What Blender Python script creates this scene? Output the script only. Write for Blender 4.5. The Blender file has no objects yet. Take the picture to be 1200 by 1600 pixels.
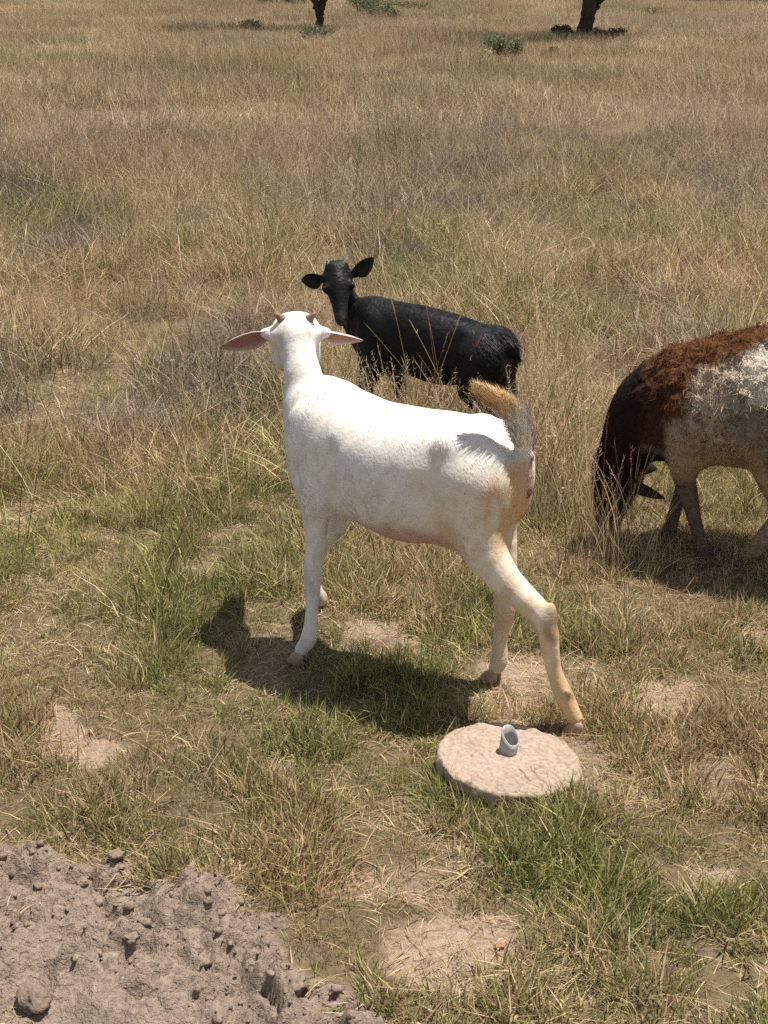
import bpy, math, random
import numpy as np

# ------------------------------------------------------------------ camera, sky, sun, exposure
F = 2200.0; H = 1.68; PITCH = math.atan(890 / 2200)         # photo pixels (1200x1600), metres, radians
CP, SP = math.cos(PITCH), math.sin(PITCH)
SC = bpy.context.scene; COL = SC.collection
cam_d = bpy.data.cameras.new('camera'); cam = bpy.data.objects.new('camera', cam_d); COL.objects.link(cam)
cam_d.sensor_fit = 'VERTICAL'; cam_d.sensor_height = 24; cam_d.lens = 24 * F / 1600
cam_d.clip_start = 0.05; cam_d.clip_end = 6000
cam.location = (0, 0, H); cam.rotation_euler = (math.pi / 2 - PITCH, 0, 0)
SC.camera = cam
SUN_EL, SUN_AZ = math.radians(73.5), math.radians(28)          # azimuth from +X (right) towards +Y (away)
wd = bpy.data.worlds.new('World'); SC.world = wd; wd.use_nodes = True
nt = wd.node_tree; nt.nodes.clear()
sky = nt.nodes.new('ShaderNodeTexSky'); sky.sky_type = 'NISHITA'; sky.sun_disc = False
sky.sun_elevation = SUN_EL; sky.sun_rotation = math.pi / 2 - SUN_AZ
sky.altitude = 1600; sky.air_density = 1.0; sky.dust_density = 3.5; sky.ozone_density = 0.2
bg = nt.nodes.new('ShaderNodeBackground'); bg.inputs[1].default_value = 0.085
wo = nt.nodes.new('ShaderNodeOutputWorld')
hs = nt.nodes.new('ShaderNodeHueSaturation'); hs.inputs['Saturation'].default_value = 0.45      # white balance of the shade
nt.links.new(sky.outputs[0], hs.inputs['Color']); nt.links.new(hs.outputs[0], bg.inputs[0]); nt.links.new(bg.outputs[0], wo.inputs[0])
sun_d = bpy.data.lights.new('sun', 'SUN'); sun_d.energy = 4.8; sun_d.angle = math.radians(0.5); sun_d.color = (1, 0.95, 0.87)
sun = bpy.data.objects.new('sun', sun_d); COL.objects.link(sun); sun.location = (20, 5, 40)
sun.rotation_euler = (0, math.pi / 2 - SUN_EL, SUN_AZ)
SC.view_settings.view_transform = 'Standard'; SC.view_settings.look = 'None'
SC.view_settings.exposure = 0.6; SC.view_settings.gamma = 1.0
SC.cycles.use_denoising = False; SC.cycles.use_adaptive_sampling = True; SC.cycles.adaptive_threshold = 0.02
SC.cycles.max_bounces = 4; SC.cycles.diffuse_bounces = 2; SC.cycles.glossy_bounces = 1; SC.cycles.transmission_bounces = 2; SC.cycles.transparent_max_bounces = 4

RNG = np.random.default_rng(7)

# ------------------------------------------------------------------ pixel -> place helpers
def ray(px, py):
    x = (px - 600) / F; y = -(py - 800) / F
    return np.array([x, CP + y * SP, -SP + y * CP])
def G(px, py, z=0.0):                       # pixel -> point on level ground
    r = ray(px, py); t = (z - H) / r[2]
    return np.array([0, 0, H]) + t * r
def WY(px, py, Y):                          # pixel -> point at distance Y
    r = ray(px, py); return np.array([0, 0, H]) + r * (Y / r[1])
def topx(x, y, z=0.0):                      # world -> pixel (for laying out patches seen on the ground)
    d = y * CP + (H - z) * SP; up = y * SP - (H - z) * CP
    return 600 + F * x / d, 800 - F * up / d
class Frame:
    def __init__(s, O, ang):
        a = math.radians(ang); s.ang = a
        s.O = np.array([O[0], O[1], 0.0])
        s.u = np.array([-math.cos(a), math.sin(a), 0]); s.v = np.array([-math.sin(a), -math.cos(a), 0])
    def L(s, px, py, v0):                   # pixel -> (u, v, w) on the animal's plane v = v0
        r = ray(px, py); C = np.array([0, 0, H]) - s.O
        t = (v0 - C @ s.v) / (r @ s.v); p = C + t * r
        return np.array([p @ s.u, v0, p[2]])
    def w2l(s, p):
        q = np.asarray(p) - s.O; return np.array([q @ s.u, q @ s.v, q[2]])
    def d2l(s, d):
        d = np.asarray(d); return np.array([d @ s.u, d @ s.v, d[2]])
    def place(s, o, z=0.0):                 # object local x = u, y = v
        o.location = (s.O[0], s.O[1], z); o.rotation_euler = (0, 0, math.pi - s.ang)

# ------------------------------------------------------------------ noise
def _h(ix, iy, iz, seed):
    n = (ix.astype(np.uint32) * np.uint32(374761393) + iy.astype(np.uint32) * np.uint32(668265263)
         + iz.astype(np.uint32) * np.uint32(2147483647) + np.uint32(seed * 974711 + 13))
    n = (n ^ (n >> np.uint32(13))) * np.uint32(1274126177)
    n = (n ^ (n >> np.uint32(16))) * np.uint32(2246822519)
    return ((n ^ (n >> np.uint32(15))) & np.uint32(0xffff)).astype(np.float64) / 65535.0
def vn(x, y, z=None, seed=0):               # value noise 0..1
    x = np.asarray(x, float); y = np.asarray(y, float)
    z = np.zeros_like(x) if z is None else np.asarray(z, float)
    x, y, z = np.broadcast_arrays(x, y, z)
    ix, iy, iz = (np.floor(a).astype(np.int64) for a in (x, y, z))
    fx, fy, fz = x - ix, y - iy, z - iz
    fx, fy, fz = (f * f * f * (f * (f * 6 - 15) + 10) for f in (fx, fy, fz))
    r = 0
    for dx in (0, 1):
        for dy in (0, 1):
            for dz in (0, 1):
                wgt = (fx if dx else 1 - fx) * (fy if dy else 1 - fy) * (fz if dz else 1 - fz)
                r = r + wgt * _h(ix + dx, iy + dy, iz + dz, seed)
    return r
def fbm(x, y, z=None, seed=0, oct=3):
    r = 0; a = 0.5; t = 0
    for o in range(oct):
        k = 2.03 ** o
        r = r + a * vn(np.asarray(x) * k + 17.3 * o, np.asarray(y) * k - 5.1 * o, None if z is None else np.asarray(z) * k, seed + o); t += a; a *= 0.5
    return r / t
def worley(x, y, seed=0):
    '''distance to nearest and second nearest feature point, and the id of the nearest cell'''
    x, y = np.broadcast_arrays(np.asarray(x, float), np.asarray(y, float)); ix, iy = np.floor(x).astype(np.int64), np.floor(y).astype(np.int64); z = np.zeros_like(ix)
    f1 = np.full(x.shape, 9.0); f2 = np.full(x.shape, 9.0); cid = np.zeros(x.shape)
    for dx in (-1, 0, 1):
        for dy in (-1, 0, 1):
            cx, cy = ix + dx, iy + dy; d = np.hypot(cx + _h(cx, cy, z, seed) - x, cy + _h(cx, cy, z, seed + 1) - y); r = _h(cx, cy, z, seed + 2)
            near = d < f1; f2 = np.where(near, f1, np.minimum(f2, d)); cid = np.where(near, r, cid); f1 = np.where(near, d, f1)
    return f1, f2, cid
def sm(a, b, x):
    t = np.clip((x - a) / (b - a), 0, 1); return t * t * (3 - 2 * t)

# ------------------------------------------------------------------ scene helpers
def mesh_np(name, V, Fc, attrs=None, smooth=True):
    """V (n,3); Fc list of int arrays (m,k) of polygons."""
    me = bpy.data.meshes.new(name)
    Fc = [np.asarray(f, dtype=np.int32) for f in (Fc if isinstance(Fc, list) else [Fc]) if len(f)]
    loops = np.concatenate([f.ravel() for f in Fc]); cnt = np.concatenate([np.full(len(f), f.shape[1], np.int32) for f in Fc])
    me.vertices.add(len(V)); me.vertices.foreach_set('co', np.asarray(V, np.float32).ravel())
    me.loops.add(len(loops)); me.loops.foreach_set('vertex_index', loops)
    me.polygons.add(len(cnt)); st = np.zeros(len(cnt), np.int32); st[1:] = np.cumsum(cnt)[:-1]
    me.polygons.foreach_set('loop_start', st)
    if smooth: me.polygons.foreach_set('use_smooth', np.ones(len(cnt), bool))
    me.update(calc_edges=True)
    for k, a in (attrs or {}).items():
        a = np.asarray(a, np.float32)
        if a.ndim == 1:
            at = me.attributes.new(k, 'FLOAT', 'POINT'); at.data.foreach_set('value', a)
        else:
            at = me.attributes.new(k, 'FLOAT_COLOR', 'POINT')
            if a.shape[1] == 3: a = np.concatenate([a, np.ones((len(a), 1), np.float32)], 1)
            at.data.foreach_set('color', a.ravel())
    return me
def link(name, me, mat, parent=None):
    o = bpy.data.objects.new(name, me); COL.objects.link(o)
    if mat is not None: me.materials.append(mat)
    if parent is not None: o.parent = parent
    return o
def tag(o, label=None, cat=None, group=None, kind=None):
    for k, v in (('label', label), ('category', cat), ('group', group), ('kind', kind)):
        if v: o[k] = v
    return o
def empty(name, loc=(0, 0, 0), rz=0):
    o = bpy.data.objects.new(name, None); COL.objects.link(o); o.location = loc; o.rotation_euler = (0, 0, rz)
    o.empty_display_size = 0.05; return o
class MB:                                    # plain mesh collector
    def __init__(s): s.V = []; s.Q = []; s.T = []; s.n = 0; s.C = []
    def add(s, V, Q=(), T=(), c=None):
        V = np.asarray(V, float); s.V.append(V)
        if len(Q): s.Q.append(np.asarray(Q) + s.n)
        if len(T): s.T.append(np.asarray(T) + s.n)
        s.C.append(np.tile(np.asarray(c if c is not None else (1, 1, 1), float), (len(V), 1))); s.n += len(V)
    def mesh(s, name, smooth=True):
        f = []
        if s.Q: f.append(np.concatenate(s.Q))
        if s.T: f.append(np.concatenate(s.T))
        return mesh_np(name, np.concatenate(s.V), f, {'col': np.concatenate(s.C)}, smooth)
    def tube(s, pts, rad, n=8, c=None, cap=True):
        pts = np.asarray(pts, float); m = len(pts); rad = np.broadcast_to(np.asarray(rad, float), (m,))
        tg = np.gradient(pts, axis=0); tg /= np.linalg.norm(tg, axis=1)[:, None] + 1e-9
        ref = np.array([0.31, 0.17, 0.93]) if abs(tg[0] @ np.array([0.31, 0.17, 0.93])) < 0.9 else np.array([1.0, 0, 0])
        a = np.cross(tg, ref); a /= np.linalg.norm(a, axis=1)[:, None]; b = np.cross(tg, a)
        th = np.arange(n) * 2 * np.pi / n
        V = (pts[:, None] + rad[:, None, None] * (np.cos(th)[None, :, None] * a[:, None] + np.sin(th)[None, :, None] * b[:, None])).reshape(-1, 3)
        Q = [[i * n + j, i * n + (j + 1) % n, (i + 1) * n + (j + 1) % n, (i + 1) * n + j] for i in range(m - 1) for j in range(n)]
        T = []
        if cap:
            V = np.concatenate([V, pts[:1], pts[-1:]]); k = m * n
            T = [[k, (j + 1) % n, j] for j in range(n)] + [[k + 1, (m - 1) * n + j, (m - 1) * n + (j + 1) % n] for j in range(n)]
        s.add(V, Q, T, c)

# ------------------------------------------------------------------ materials
def new_mat(name):
    m = bpy.data.materials.new(name); m.use_nodes = True; t = m.node_tree; t.nodes.clear(); return m, t
def nd(t, typ, **kw):
    n = t.nodes.new(typ)
    for k, v in kw.items():
        if k.startswith('i_'):
            key = k[2:]; n.inputs[int(key) if key.isdigit() else key].default_value = v
        else: setattr(n, k, v)
    return n
def lk(t, a, b): t.links.new(a, b)
def bump_chain(t, specs, coord='Object'):
    tc = nd(t, 'ShaderNodeTexCoord'); prev = None
    for scale, dist, det in specs:
        n = nd(t, 'ShaderNodeTexNoise'); n.inputs['Scale'].default_value = scale; n.inputs['Detail'].default_value = det
        lk(t, tc.outputs[coord], n.inputs['Vector'])
        b = nd(t, 'ShaderNodeBump'); b.inputs['Distance'].default_value = dist; b.inputs['Strength'].default_value = 1
        lk(t, n.outputs[0], b.inputs['Height'])
        if prev is not None: lk(t, prev.outputs[0], b.inputs['Normal'])
        prev = b
    return prev
def vcol_mat(name, rough=0.8, spec=0.2, bump=(), mottle=0.0, mscale=40.0, transl=0.0, sheen=0.0):
    """colour from the mesh's 'col' attribute, mottled by a noise"""
    m, t = new_mat(name)
    at = nd(t, 'ShaderNodeAttribute', attribute_name='col'); c = at.outputs['Color']
    if mottle:
        tc = nd(t, 'ShaderNodeTexCoord'); n = nd(t, 'ShaderNodeTexNoise'); n.inputs['Scale'].default_value = mscale; n.inputs['Detail'].default_value = 4
        lk(t, tc.outputs['Object'], n.inputs['Vector'])
        mr = nd(t, 'ShaderNodeMapRange'); mr.inputs['From Min'].default_value = 0.25; mr.inputs['From Max'].default_value = 0.75
        mr.inputs['To Min'].default_value = 1 - mottle; mr.inputs['To Max'].default_value = 1 + mottle
        lk(t, n.outputs[0], mr.inputs[0])
        mx = nd(t, 'ShaderNodeVectorMath', operation='SCALE'); lk(t, c, mx.inputs[0]); lk(t, mr.outputs[0], mx.inputs['Scale']); c = mx.outputs[0]
    p = nd(t, 'ShaderNodeBsdfPrincipled'); p.inputs['Roughness'].default_value = rough; p.inputs['Specular IOR Level'].default_value = spec
    if sheen: p.inputs['Sheen Weight'].default_value = sheen
    lk(t, c, p.inputs['Base Color'])
    if bump:
        b = bump_chain(t, bump); lk(t, b.outputs[0], p.inputs['Normal'])
    o = nd(t, 'ShaderNodeOutputMaterial'); sh = p.outputs[0]
    if transl:
        tr = nd(t, 'ShaderNodeBsdfTranslucent'); lk(t, c, tr.inputs[0])
        ms = nd(t, 'ShaderNodeMixShader'); ms.inputs[0].default_value = transl
        lk(t, sh, ms.inputs[1]); lk(t, tr.outputs[0], ms.inputs[2]); sh = ms.outputs[0]
    lk(t, sh, o.inputs[0]); return m
def flat_mat(name, col, rough=0.7, spec=0.3, metal=0.0, bump=()):
    m, t = new_mat(name)
    p = nd(t, 'ShaderNodeBsdfPrincipled'); p.inputs['Roughness'].default_value = rough; p.inputs['Specular IOR Level'].default_value = spec
    p.inputs['Metallic'].default_value = metal
    tc = nd(t, 'ShaderNodeTexCoord'); n = nd(t, 'ShaderNodeTexNoise'); n.inputs['Scale'].default_value = 60; n.inputs['Detail'].default_value = 5
    lk(t, tc.outputs['Object'], n.inputs['Vector'])
    r = nd(t, 'ShaderNodeValToRGB'); e = r.color_ramp.elements
    e[0].position = 0.3; e[1].position = 0.75
    e[0].color = (*[x * 0.72 for x in col], 1); e[1].color = (*[min(1, x * 1.2) for x in col], 1)
    lk(t, n.outputs[0], r.inputs[0]); lk(t, r.outputs[0], p.inputs['Base Color'])
    if bump: lk(t, bump_chain(t, bump).outputs[0], p.inputs['Normal'])
    o = nd(t, 'ShaderNodeOutputMaterial'); lk(t, p.outputs[0], o.inputs[0]); return m
def blade_mat(name):
    """instanced grass: the tuft carries 'straw', 'green' and 'dry', each blade its own 'tone'"""
    m, t = new_mat(name)
    A = lambda n, ty: nd(t, 'ShaderNodeAttribute', attribute_name=n, attribute_type=ty)
    straw, green, dry = A('straw', 'INSTANCER'), A('green', 'INSTANCER'), A('dry', 'INSTANCER')
    tone, bri = A('tone', 'GEOMETRY'), A('bri', 'GEOMETRY')
    lt = nd(t, 'ShaderNodeMapRange'); lt.clamp = True
    d = nd(t, 'ShaderNodeMath', operation='SUBTRACT'); lk(t, tone.outputs['Fac'], d.inputs[0]); lk(t, dry.outputs['Fac'], d.inputs[1])
    lt.inputs['From Min'].default_value = -0.12; lt.inputs['From Max'].default_value = 0.12; lk(t, d.outputs[0], lt.inputs[0])
    mx = nd(t, 'ShaderNodeMix', data_type='RGBA'); lk(t, lt.outputs[0], mx.inputs[0]); lk(t, straw.outputs['Color'], mx.inputs[6]); lk(t, green.outputs['Color'], mx.inputs[7])
    sc = nd(t, 'ShaderNodeVectorMath', operation='SCALE'); lk(t, mx.outputs[2], sc.inputs[0]); lk(t, bri.outputs['Fac'], sc.inputs['Scale'])
    p = nd(t, 'ShaderNodeBsdfPrincipled'); p.inputs['Roughness'].default_value = 0.55; p.inputs['Specular IOR Level'].default_value = 0.25
    lk(t, sc.outputs[0], p.inputs['Base Color'])
    tr = nd(t, 'ShaderNodeBsdfTranslucent'); lk(t, sc.outputs[0], tr.inputs[0])
    ms = nd(t, 'ShaderNodeMixShader'); ms.inputs[0].default_value = 0.35
    lk(t, p.outputs[0], ms.inputs[1]); lk(t, tr.outputs[0], ms.inputs[2])
    o = nd(t, 'ShaderNodeOutputMaterial'); lk(t, ms.outputs[0], o.inputs[0]); return m

# ------------------------------------------------------------------ ground
edge_px = [(-260, 1270), (0, 1300), (150, 1345), (250, 1368), (330, 1385), (400, 1440), (450, 1490), (500, 1535), (600, 1600), (700, 1665), (900, 1740)]
edge_w = np.array([G(*p)[:2] for p in edge_px]); edge_w = edge_w[np.argsort(edge_w[:, 0])]
def soil_d(x, y):                            # metres inside the dug soil (positive towards the camera)
    yb = np.interp(x, edge_w[:, 0], edge_w[:, 1]) + 0.20 * (fbm(x * 6, y * 6, seed=31) - 0.5)
    return (yb - y) * 0.85
patch_px = [(600, 985, 95, 42), (1045, 1095, 85, 55), (945, 1075, 55, 35), (130, 1165, 120, 55), (450, 1190, 75, 55), (690, 1490, 190, 95), (100, 1120, 60, 35),
            (350, 1350, 45, 30), (880, 1520, 90, 60), (1180, 985, 60, 35), (560, 1110, 45, 30), (985, 990, 40, 22), (1110, 1350, 60, 25), (800, 1045, 60, 28)]
def bare(x, y):                              # 0 grassy .. 1 bare, near field
    px, py = topx(x, y); r = np.zeros_like(x)
    wx = px + 50 * (fbm(x * 8, y * 8, seed=3) - 0.5) * 2; wy = py + 30 * (fbm(x * 8, y * 8, seed=4) - 0.5) * 2
    for cx, cy, rx, ry in patch_px:
        rx, ry = rx * .62, ry * .62
        q = ((wx - cx) / rx) ** 2 + ((wy - cy) / ry) ** 2
        r = np.maximum(r, 1 - sm(0.6, 1.25, q))
    r = np.maximum(r, sm(0.66, 0.76, fbm(x * 3.1, y * 3.1, seed=11)) * 0.6 * (1 - sm(3.5, 5, y)))
    r = np.maximum(r, sm(-0.02, 0.035, soil_d(x, y)))
    return r
def hground(x, y):
    x = np.asarray(x, float); y = np.asarray(y, float)
    h = 0.03 * (fbm(x * 2.2, y * 2.2, seed=21) - 0.5) * np.minimum(1, y / 2) + 0.022 * (fbm(x * 11, y * 11, seed=22) - 0.5)
    far = sm(12, 60, y); h = h * (1 - far) + far * 0.5 * (fbm(x * 0.05, y * 0.05, seed=23) - 0.5)
    d = soil_d(x, y)
    ridge = sm(-0.03, 0.06, d) * (1 - sm(0.20, 0.40, d + 0.12 * (fbm(x * 5, y * 5, seed=29) - 0.5)))
    wx = x + 0.03 * (vn(x * 14, y * 14, seed=41) - 0.5); wy = y + 0.03 * (vn(x * 14, y * 14, seed=42) - 0.5)
    def billow(k, s): return 1 - np.abs(2 * vn(wx * k, wy * k, seed=s) - 1)
    rough = fbm(wx * 30, wy * 30, seed=44, oct=4); big = fbm(wx * 5.5, wy * 5.5, seed=43, oct=2)
    cl = 0.06 * big + 0.05 * (rough - .5)
    m = (ridge > .01) & (y < 4)
    if np.any(m):
        q = np.zeros(h.shape); X_, Y_ = (wx + .02 * (rough - .5))[m], (wy + .02 * (rough - .5))[m]
        for k, a, sd in ((7, .040, 150), (16, .036, 153), (37, .018, 156)):
            f1, f2, c = worley(X_ * k, Y_ * k, sd); q[m] += a * (np.minimum((f2 - f1) * 2.2, 1) ** .6) * (.25 + .75 * c)
        cl = cl + q
    h = h + ridge * (cl - 0.056)
    track = sm(0.24, 0.45, d)
    h = h + track * (-0.045 + 0.006 * vn(x * 60, y * 60, seed=48)) + track * 0.02 * (billow(6, 47) - 0.5)
    b = sm(0.1, 0.9, bare(x, y)) * (1 - sm(-0.05, 0.05, d)) * (1 - sm(6, 10, y))
    h = h + b * (0.008 * billow(30, 49) + 0.004 * vn(x * 80, y * 80, seed=50) - 0.014)
    return h
rows = [-6, -3, -1.2, 0.0, 0.6, 1.0, 1.2]
y_ = 1.35
while y_ < 3000:
    rows.append(y_); y_ += 0.0072 if y_ < 2.6 else 0.0072 + (y_ - 2.6) * 0.018
rows = np.array(rows); NC = 360
sx = np.linspace(-1, 1, NC); sx = 0.66 * sx + 0.34 * sx ** 3
hw = 1.15 + 0.42 * np.maximum(rows, 0.5); hw = np.where(rows < 1.3, 4, hw) + 0.5 * np.maximum(rows - 60, 0)
GX = sx[None] * hw[:, None]; GY = np.broadcast_to(rows[:, None], GX.shape)
GZ = hground(GX, GY)
V = np.stack([GX, GY, GZ], -1).reshape(-1, 3)
idx = np.arange(len(rows) * NC).reshape(len(rows), NC)
Q = np.stack([idx[:-1, :-1], idx[:-1, 1:], idx[1:, 1:], idx[1:, :-1]], -1).reshape(-1, 4)
gx, gy = V[:, 0], V[:, 1]; dd = soil_d(gx, gy)
loose = sm(-0.03, 0.05, dd)[:, None]; farm = sm(4, 9, gy)[:, None]; br = bare(gx, gy)[:, None]
c_pink = np.array([0.315, 0.232, 0.168]); c_grey = np.array([0.255, 0.196, 0.152]); c_lit = np.array([0.17, 0.122, 0.075]); c_thatch = np.array([0.15, 0.112, 0.066])
gc = c_thatch * (1 - br) + c_pink * br
gc = gc * (1 - farm) + c_lit * farm
gc = gc * (1 - loose) + c_grey * loose
gc = gc * (0.86 + 0.28 * fbm(gx * 6, gy * 6, seed=60))[:, None]
M_ground = vcol_mat('soil', rough=0.95, spec=0.1, bump=((50, 0.010, 6), (130, 0.008, 6), (330, 0.003, 3)), mottle=0.28, mscale=75)
ground = link('ground', mesh_np('ground', V, Q, {'col': gc}), M_ground); tag(ground, kind='structure')

# ------------------------------------------------------------------ sculpting: smooth-blended distance field -> mesh
def catmull(P, n=8):
    P = np.asarray(P, float); out = []
    Pp = np.concatenate([2 * P[:1] - P[1:2], P, 2 * P[-1:] - P[-2:-1]])
    for i in range(1, len(Pp) - 2):
        p0, p1, p2, p3 = Pp[i - 1:i + 3]
        for t in np.arange(n) / n:
            out.append(0.5 * ((2 * p1) + (p2 - p0) * t + (2 * p0 - 5 * p1 + 4 * p2 - p3) * t * t + (3 * p1 - 3 * p2 + p3 - p0) * t ** 3))
    out.append(P[-1]); return np.array(out)
class Sculpt:
    def __init__(s, lo, hi, vox):
        s.lo = np.array(lo, float); s.vox = vox
        s.n = np.ceil((np.array(hi) - s.lo) / vox).astype(int) + 1
        s.f = np.full(s.n, 0.08, np.float32)
        s.ax = [s.lo[i] + vox * np.arange(s.n[i]) for i in range(3)]
    def _box(s, lo, hi, pad):
        a = np.clip(((np.asarray(lo) - pad - s.lo) / s.vox).astype(int), 0, s.n - 1)
        b = np.clip(((np.asarray(hi) + pad - s.lo) / s.vox).astype(int) + 2, 1, s.n)
        sl = tuple(slice(a[i], b[i]) for i in range(3))
        g = np.meshgrid(*[s.ax[i][sl[i]] for i in range(3)], indexing='ij')
        return sl, np.stack(g, -1)
    def _put(s, sl, d, k):
        a = s.f[sl]
        if k > 0:
            h = np.clip(0.5 + 0.5 * (d - a) / k, 0, 1); s.f[sl] = d * (1 - h) + a * h - k * h * (1 - h)
        else: s.f[sl] = np.minimum(a, d)
    def cut(s, a, b, ra, rb, k=0.01):         # smooth subtraction of a tapered capsule
        a = np.asarray(a, float); b = np.asarray(b, float); R = max(ra, rb)
        sl, p = s._box(np.minimum(a, b) - R, np.maximum(a, b) + R, k + 0.01)
        d = s._cone(p, a, b, ra, rb); f = s.f[sl]
        h = np.clip(0.5 - 0.5 * (f + d) / k, 0, 1); s.f[sl] = f * (1 - h) - d * h + k * h * (1 - h)
    def _cone(s, p, a, b, ra, rb, flat=None):
        ab = b - a; pa = p - a; sc = 1.0
        if flat is not None:
            n, fl = flat; n = np.asarray(n, float) / np.linalg.norm(n)
            pa = pa + (pa @ n)[..., None] * n * (1 / fl - 1); ab = ab + (ab @ n) * n * (1 / fl - 1); sc = (1 + fl) / 2
        t = np.clip((pa @ ab) / max(ab @ ab, 1e-9), 0, 1)
        return (np.linalg.norm(pa - t[..., None] * ab, axis=-1) - (ra + (rb - ra) * t)) * sc
    def cone(s, a, b, ra, rb, k=0.02, flat=None):
        a = np.asarray(a, float); b = np.asarray(b, float); R = max(ra, rb)
        sl, p = s._box(np.minimum(a, b) - R, np.maximum(a, b) + R, k + 0.02)
        s._put(sl, s._cone(p, a, b, ra, rb, flat), k)
    def chain(s, pts, rad, k=0.015, flat=None, smooth=True, n=3):
        P = np.column_stack([np.asarray(pts, float), rad])
        if smooth: P = catmull(P, n)
        R = P[:, 3:4]; sl, p = s._box((P[:, :3] - R).min(0), (P[:, :3] + R).max(0), k + 0.02); d = None
        for i in range(len(P) - 1):
            q = s._cone(p, P[i, :3], P[i + 1, :3], P[i, 3], P[i + 1, 3], flat); d = q if d is None else np.minimum(d, q)
        s._put(sl, d, k)
    def ell(s, c, r, k=0.03, rot=0.0):         # rot about v axis (in the u-w plane)
        c = np.asarray(c, float); r = np.asarray(r, float); R = r.max()
        sl, p = s._box(c - R, c + R, k + 0.02); q = p - c
        if rot:
            ca, sa = math.cos(rot), math.sin(rot); q = np.stack([q[..., 0] * ca + q[..., 2] * sa, q[..., 1], -q[..., 0] * sa + q[..., 2] * ca], -1)
        k0 = np.linalg.norm(q / r, axis=-1); k1 = np.linalg.norm(q / (r * r), axis=-1) + 1e-6
        s._put(sl, k0 * (k0 - 1) / k1, k)
    def sweep(s, sec, k=0.03, pw=2.2):         # sections (u, wc, half width, up, down)
        S = catmull(sec, 8); lo = [S[:, 0].min(), -S[:, 2].max(), (S[:, 1] - S[:, 4]).min()]; hi = [S[:, 0].max(), S[:, 2].max(), (S[:, 1] + S[:, 3]).max()]
        S = S[np.argsort(S[:, 0])]
        sl, p = s._box(lo, hi, 0.05); u = p[..., 0]
        I = lambda j: np.interp(u, S[:, 0], S[:, j])
        wc, rv, up, dn = I(1), np.maximum(I(2), 0.004), np.maximum(I(3), 0.004), np.maximum(I(4), 0.004)
        dw = p[..., 2] - wc; rw = np.where(dw > 0, up, dn)
        q = (np.abs(p[..., 1] / rv) ** pw + np.abs(dw / rw) ** pw) ** (1 / pw)
        d = (q - 1) * np.minimum(rv, rw)
        du = np.maximum(np.maximum(S[0, 0] - u, u - S[-1, 0]), 0)
        d = np.sqrt(np.maximum(d, 0) ** 2 + du ** 2) + np.minimum(d, 0) * (du == 0)
        s._put(sl, d, k)
    def mesh(s, disp=None, relax=2):           # surface nets
        f = s.f
        if disp is not None:
            near = np.abs(f) < 0.04; ii = np.argwhere(near); P = s.lo + ii * s.vox; f[near] -= disp(P)
        neg = f < 0; c = np.zeros(np.array(f.shape) - 1, np.int8)
        for dx in (0, 1):
            for dy in (0, 1):
                for dz in (0, 1): c += neg[dx:f.shape[0] - 1 + dx, dy:f.shape[1] - 1 + dy, dz:f.shape[2] - 1 + dz]
        act = (c > 0) & (c < 8); ci = np.argwhere(act); vid = np.full(act.shape, -1, np.int64); vid[act] = np.arange(len(ci))
        acc = np.zeros((len(ci), 3)); cnt = np.zeros(len(ci))
        cor = np.array([[x, y, z] for x in (0, 1) for y in (0, 1) for z in (0, 1)])
        for a in range(8):
            for b in range(a + 1, 8):
                if np.abs(cor[a] - cor[b]).sum() != 1: continue
                fa = f[tuple((ci + cor[a]).T)]; fb = f[tuple((ci + cor[b]).T)]; m = (fa < 0) != (fb < 0)
                t = fa / np.where(np.abs(fa - fb) < 1e-9, 1, fa - fb)
                acc[m] += (cor[a] + t[:, None] * (cor[b] - cor[a]))[m]; cnt[m] += 1
        V = s.lo + (ci + acc / np.maximum(cnt, 1)[:, None]) * s.vox
        quads = []
        for ax in range(3):
            o = [i for i in range(3) if i != ax]
            sl0 = [slice(None)] * 3; sl1 = [slice(None)] * 3
            sl0[ax] = slice(0, -1); sl1[ax] = slice(1, None)
            A, B = neg[tuple(sl0)], neg[tuple(sl1)]
            for flip, mk in ((False, A & ~B), (True, B & ~A)):
                e = np.argwhere(mk); e = e[(e[:, o[0]] > 0) & (e[:, o[1]] > 0) & (e[:, o[0]] < f.shape[o[0]] - 1) & (e[:, o[1]] < f.shape[o[1]] - 1)]
                if not len(e): continue
                def at(d0, d1):
                    q = e.copy(); q[:, o[0]] += d0; q[:, o[1]] += d1; return vid[q[:, 0], q[:, 1], q[:, 2]]
                q = np.stack([at(-1, -1), at(0, -1), at(0, 0), at(-1, 0)], -1)
                if (ax == 1) != flip: q = q[:, ::-1]
                quads.append(q)
        Q = np.concatenate(quads); Q = Q[(Q >= 0).all(1)]
        for _ in range(relax):
            ac = np.zeros_like(V); n = np.zeros(len(V))
            for i in range(4):
                for j in ((i + 1) % 4, (i + 3) % 4): np.add.at(ac, Q[:, i], V[Q[:, j]]); np.add.at(n, Q[:, i], 1)
            V = V * 0.4 + 0.6 * ac / np.maximum(n, 1)[:, None]
        return V, Q
def vnormals(V, Q):
    n = np.cross(V[Q[:, 2]] - V[Q[:, 0]], V[Q[:, 3]] - V[Q[:, 1]]); N = np.zeros_like(V)
    for i in range(4): np.add.at(N, Q[:, i], n)
    return N / (np.linalg.norm(N, axis=1)[:, None] + 1e-12)
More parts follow.
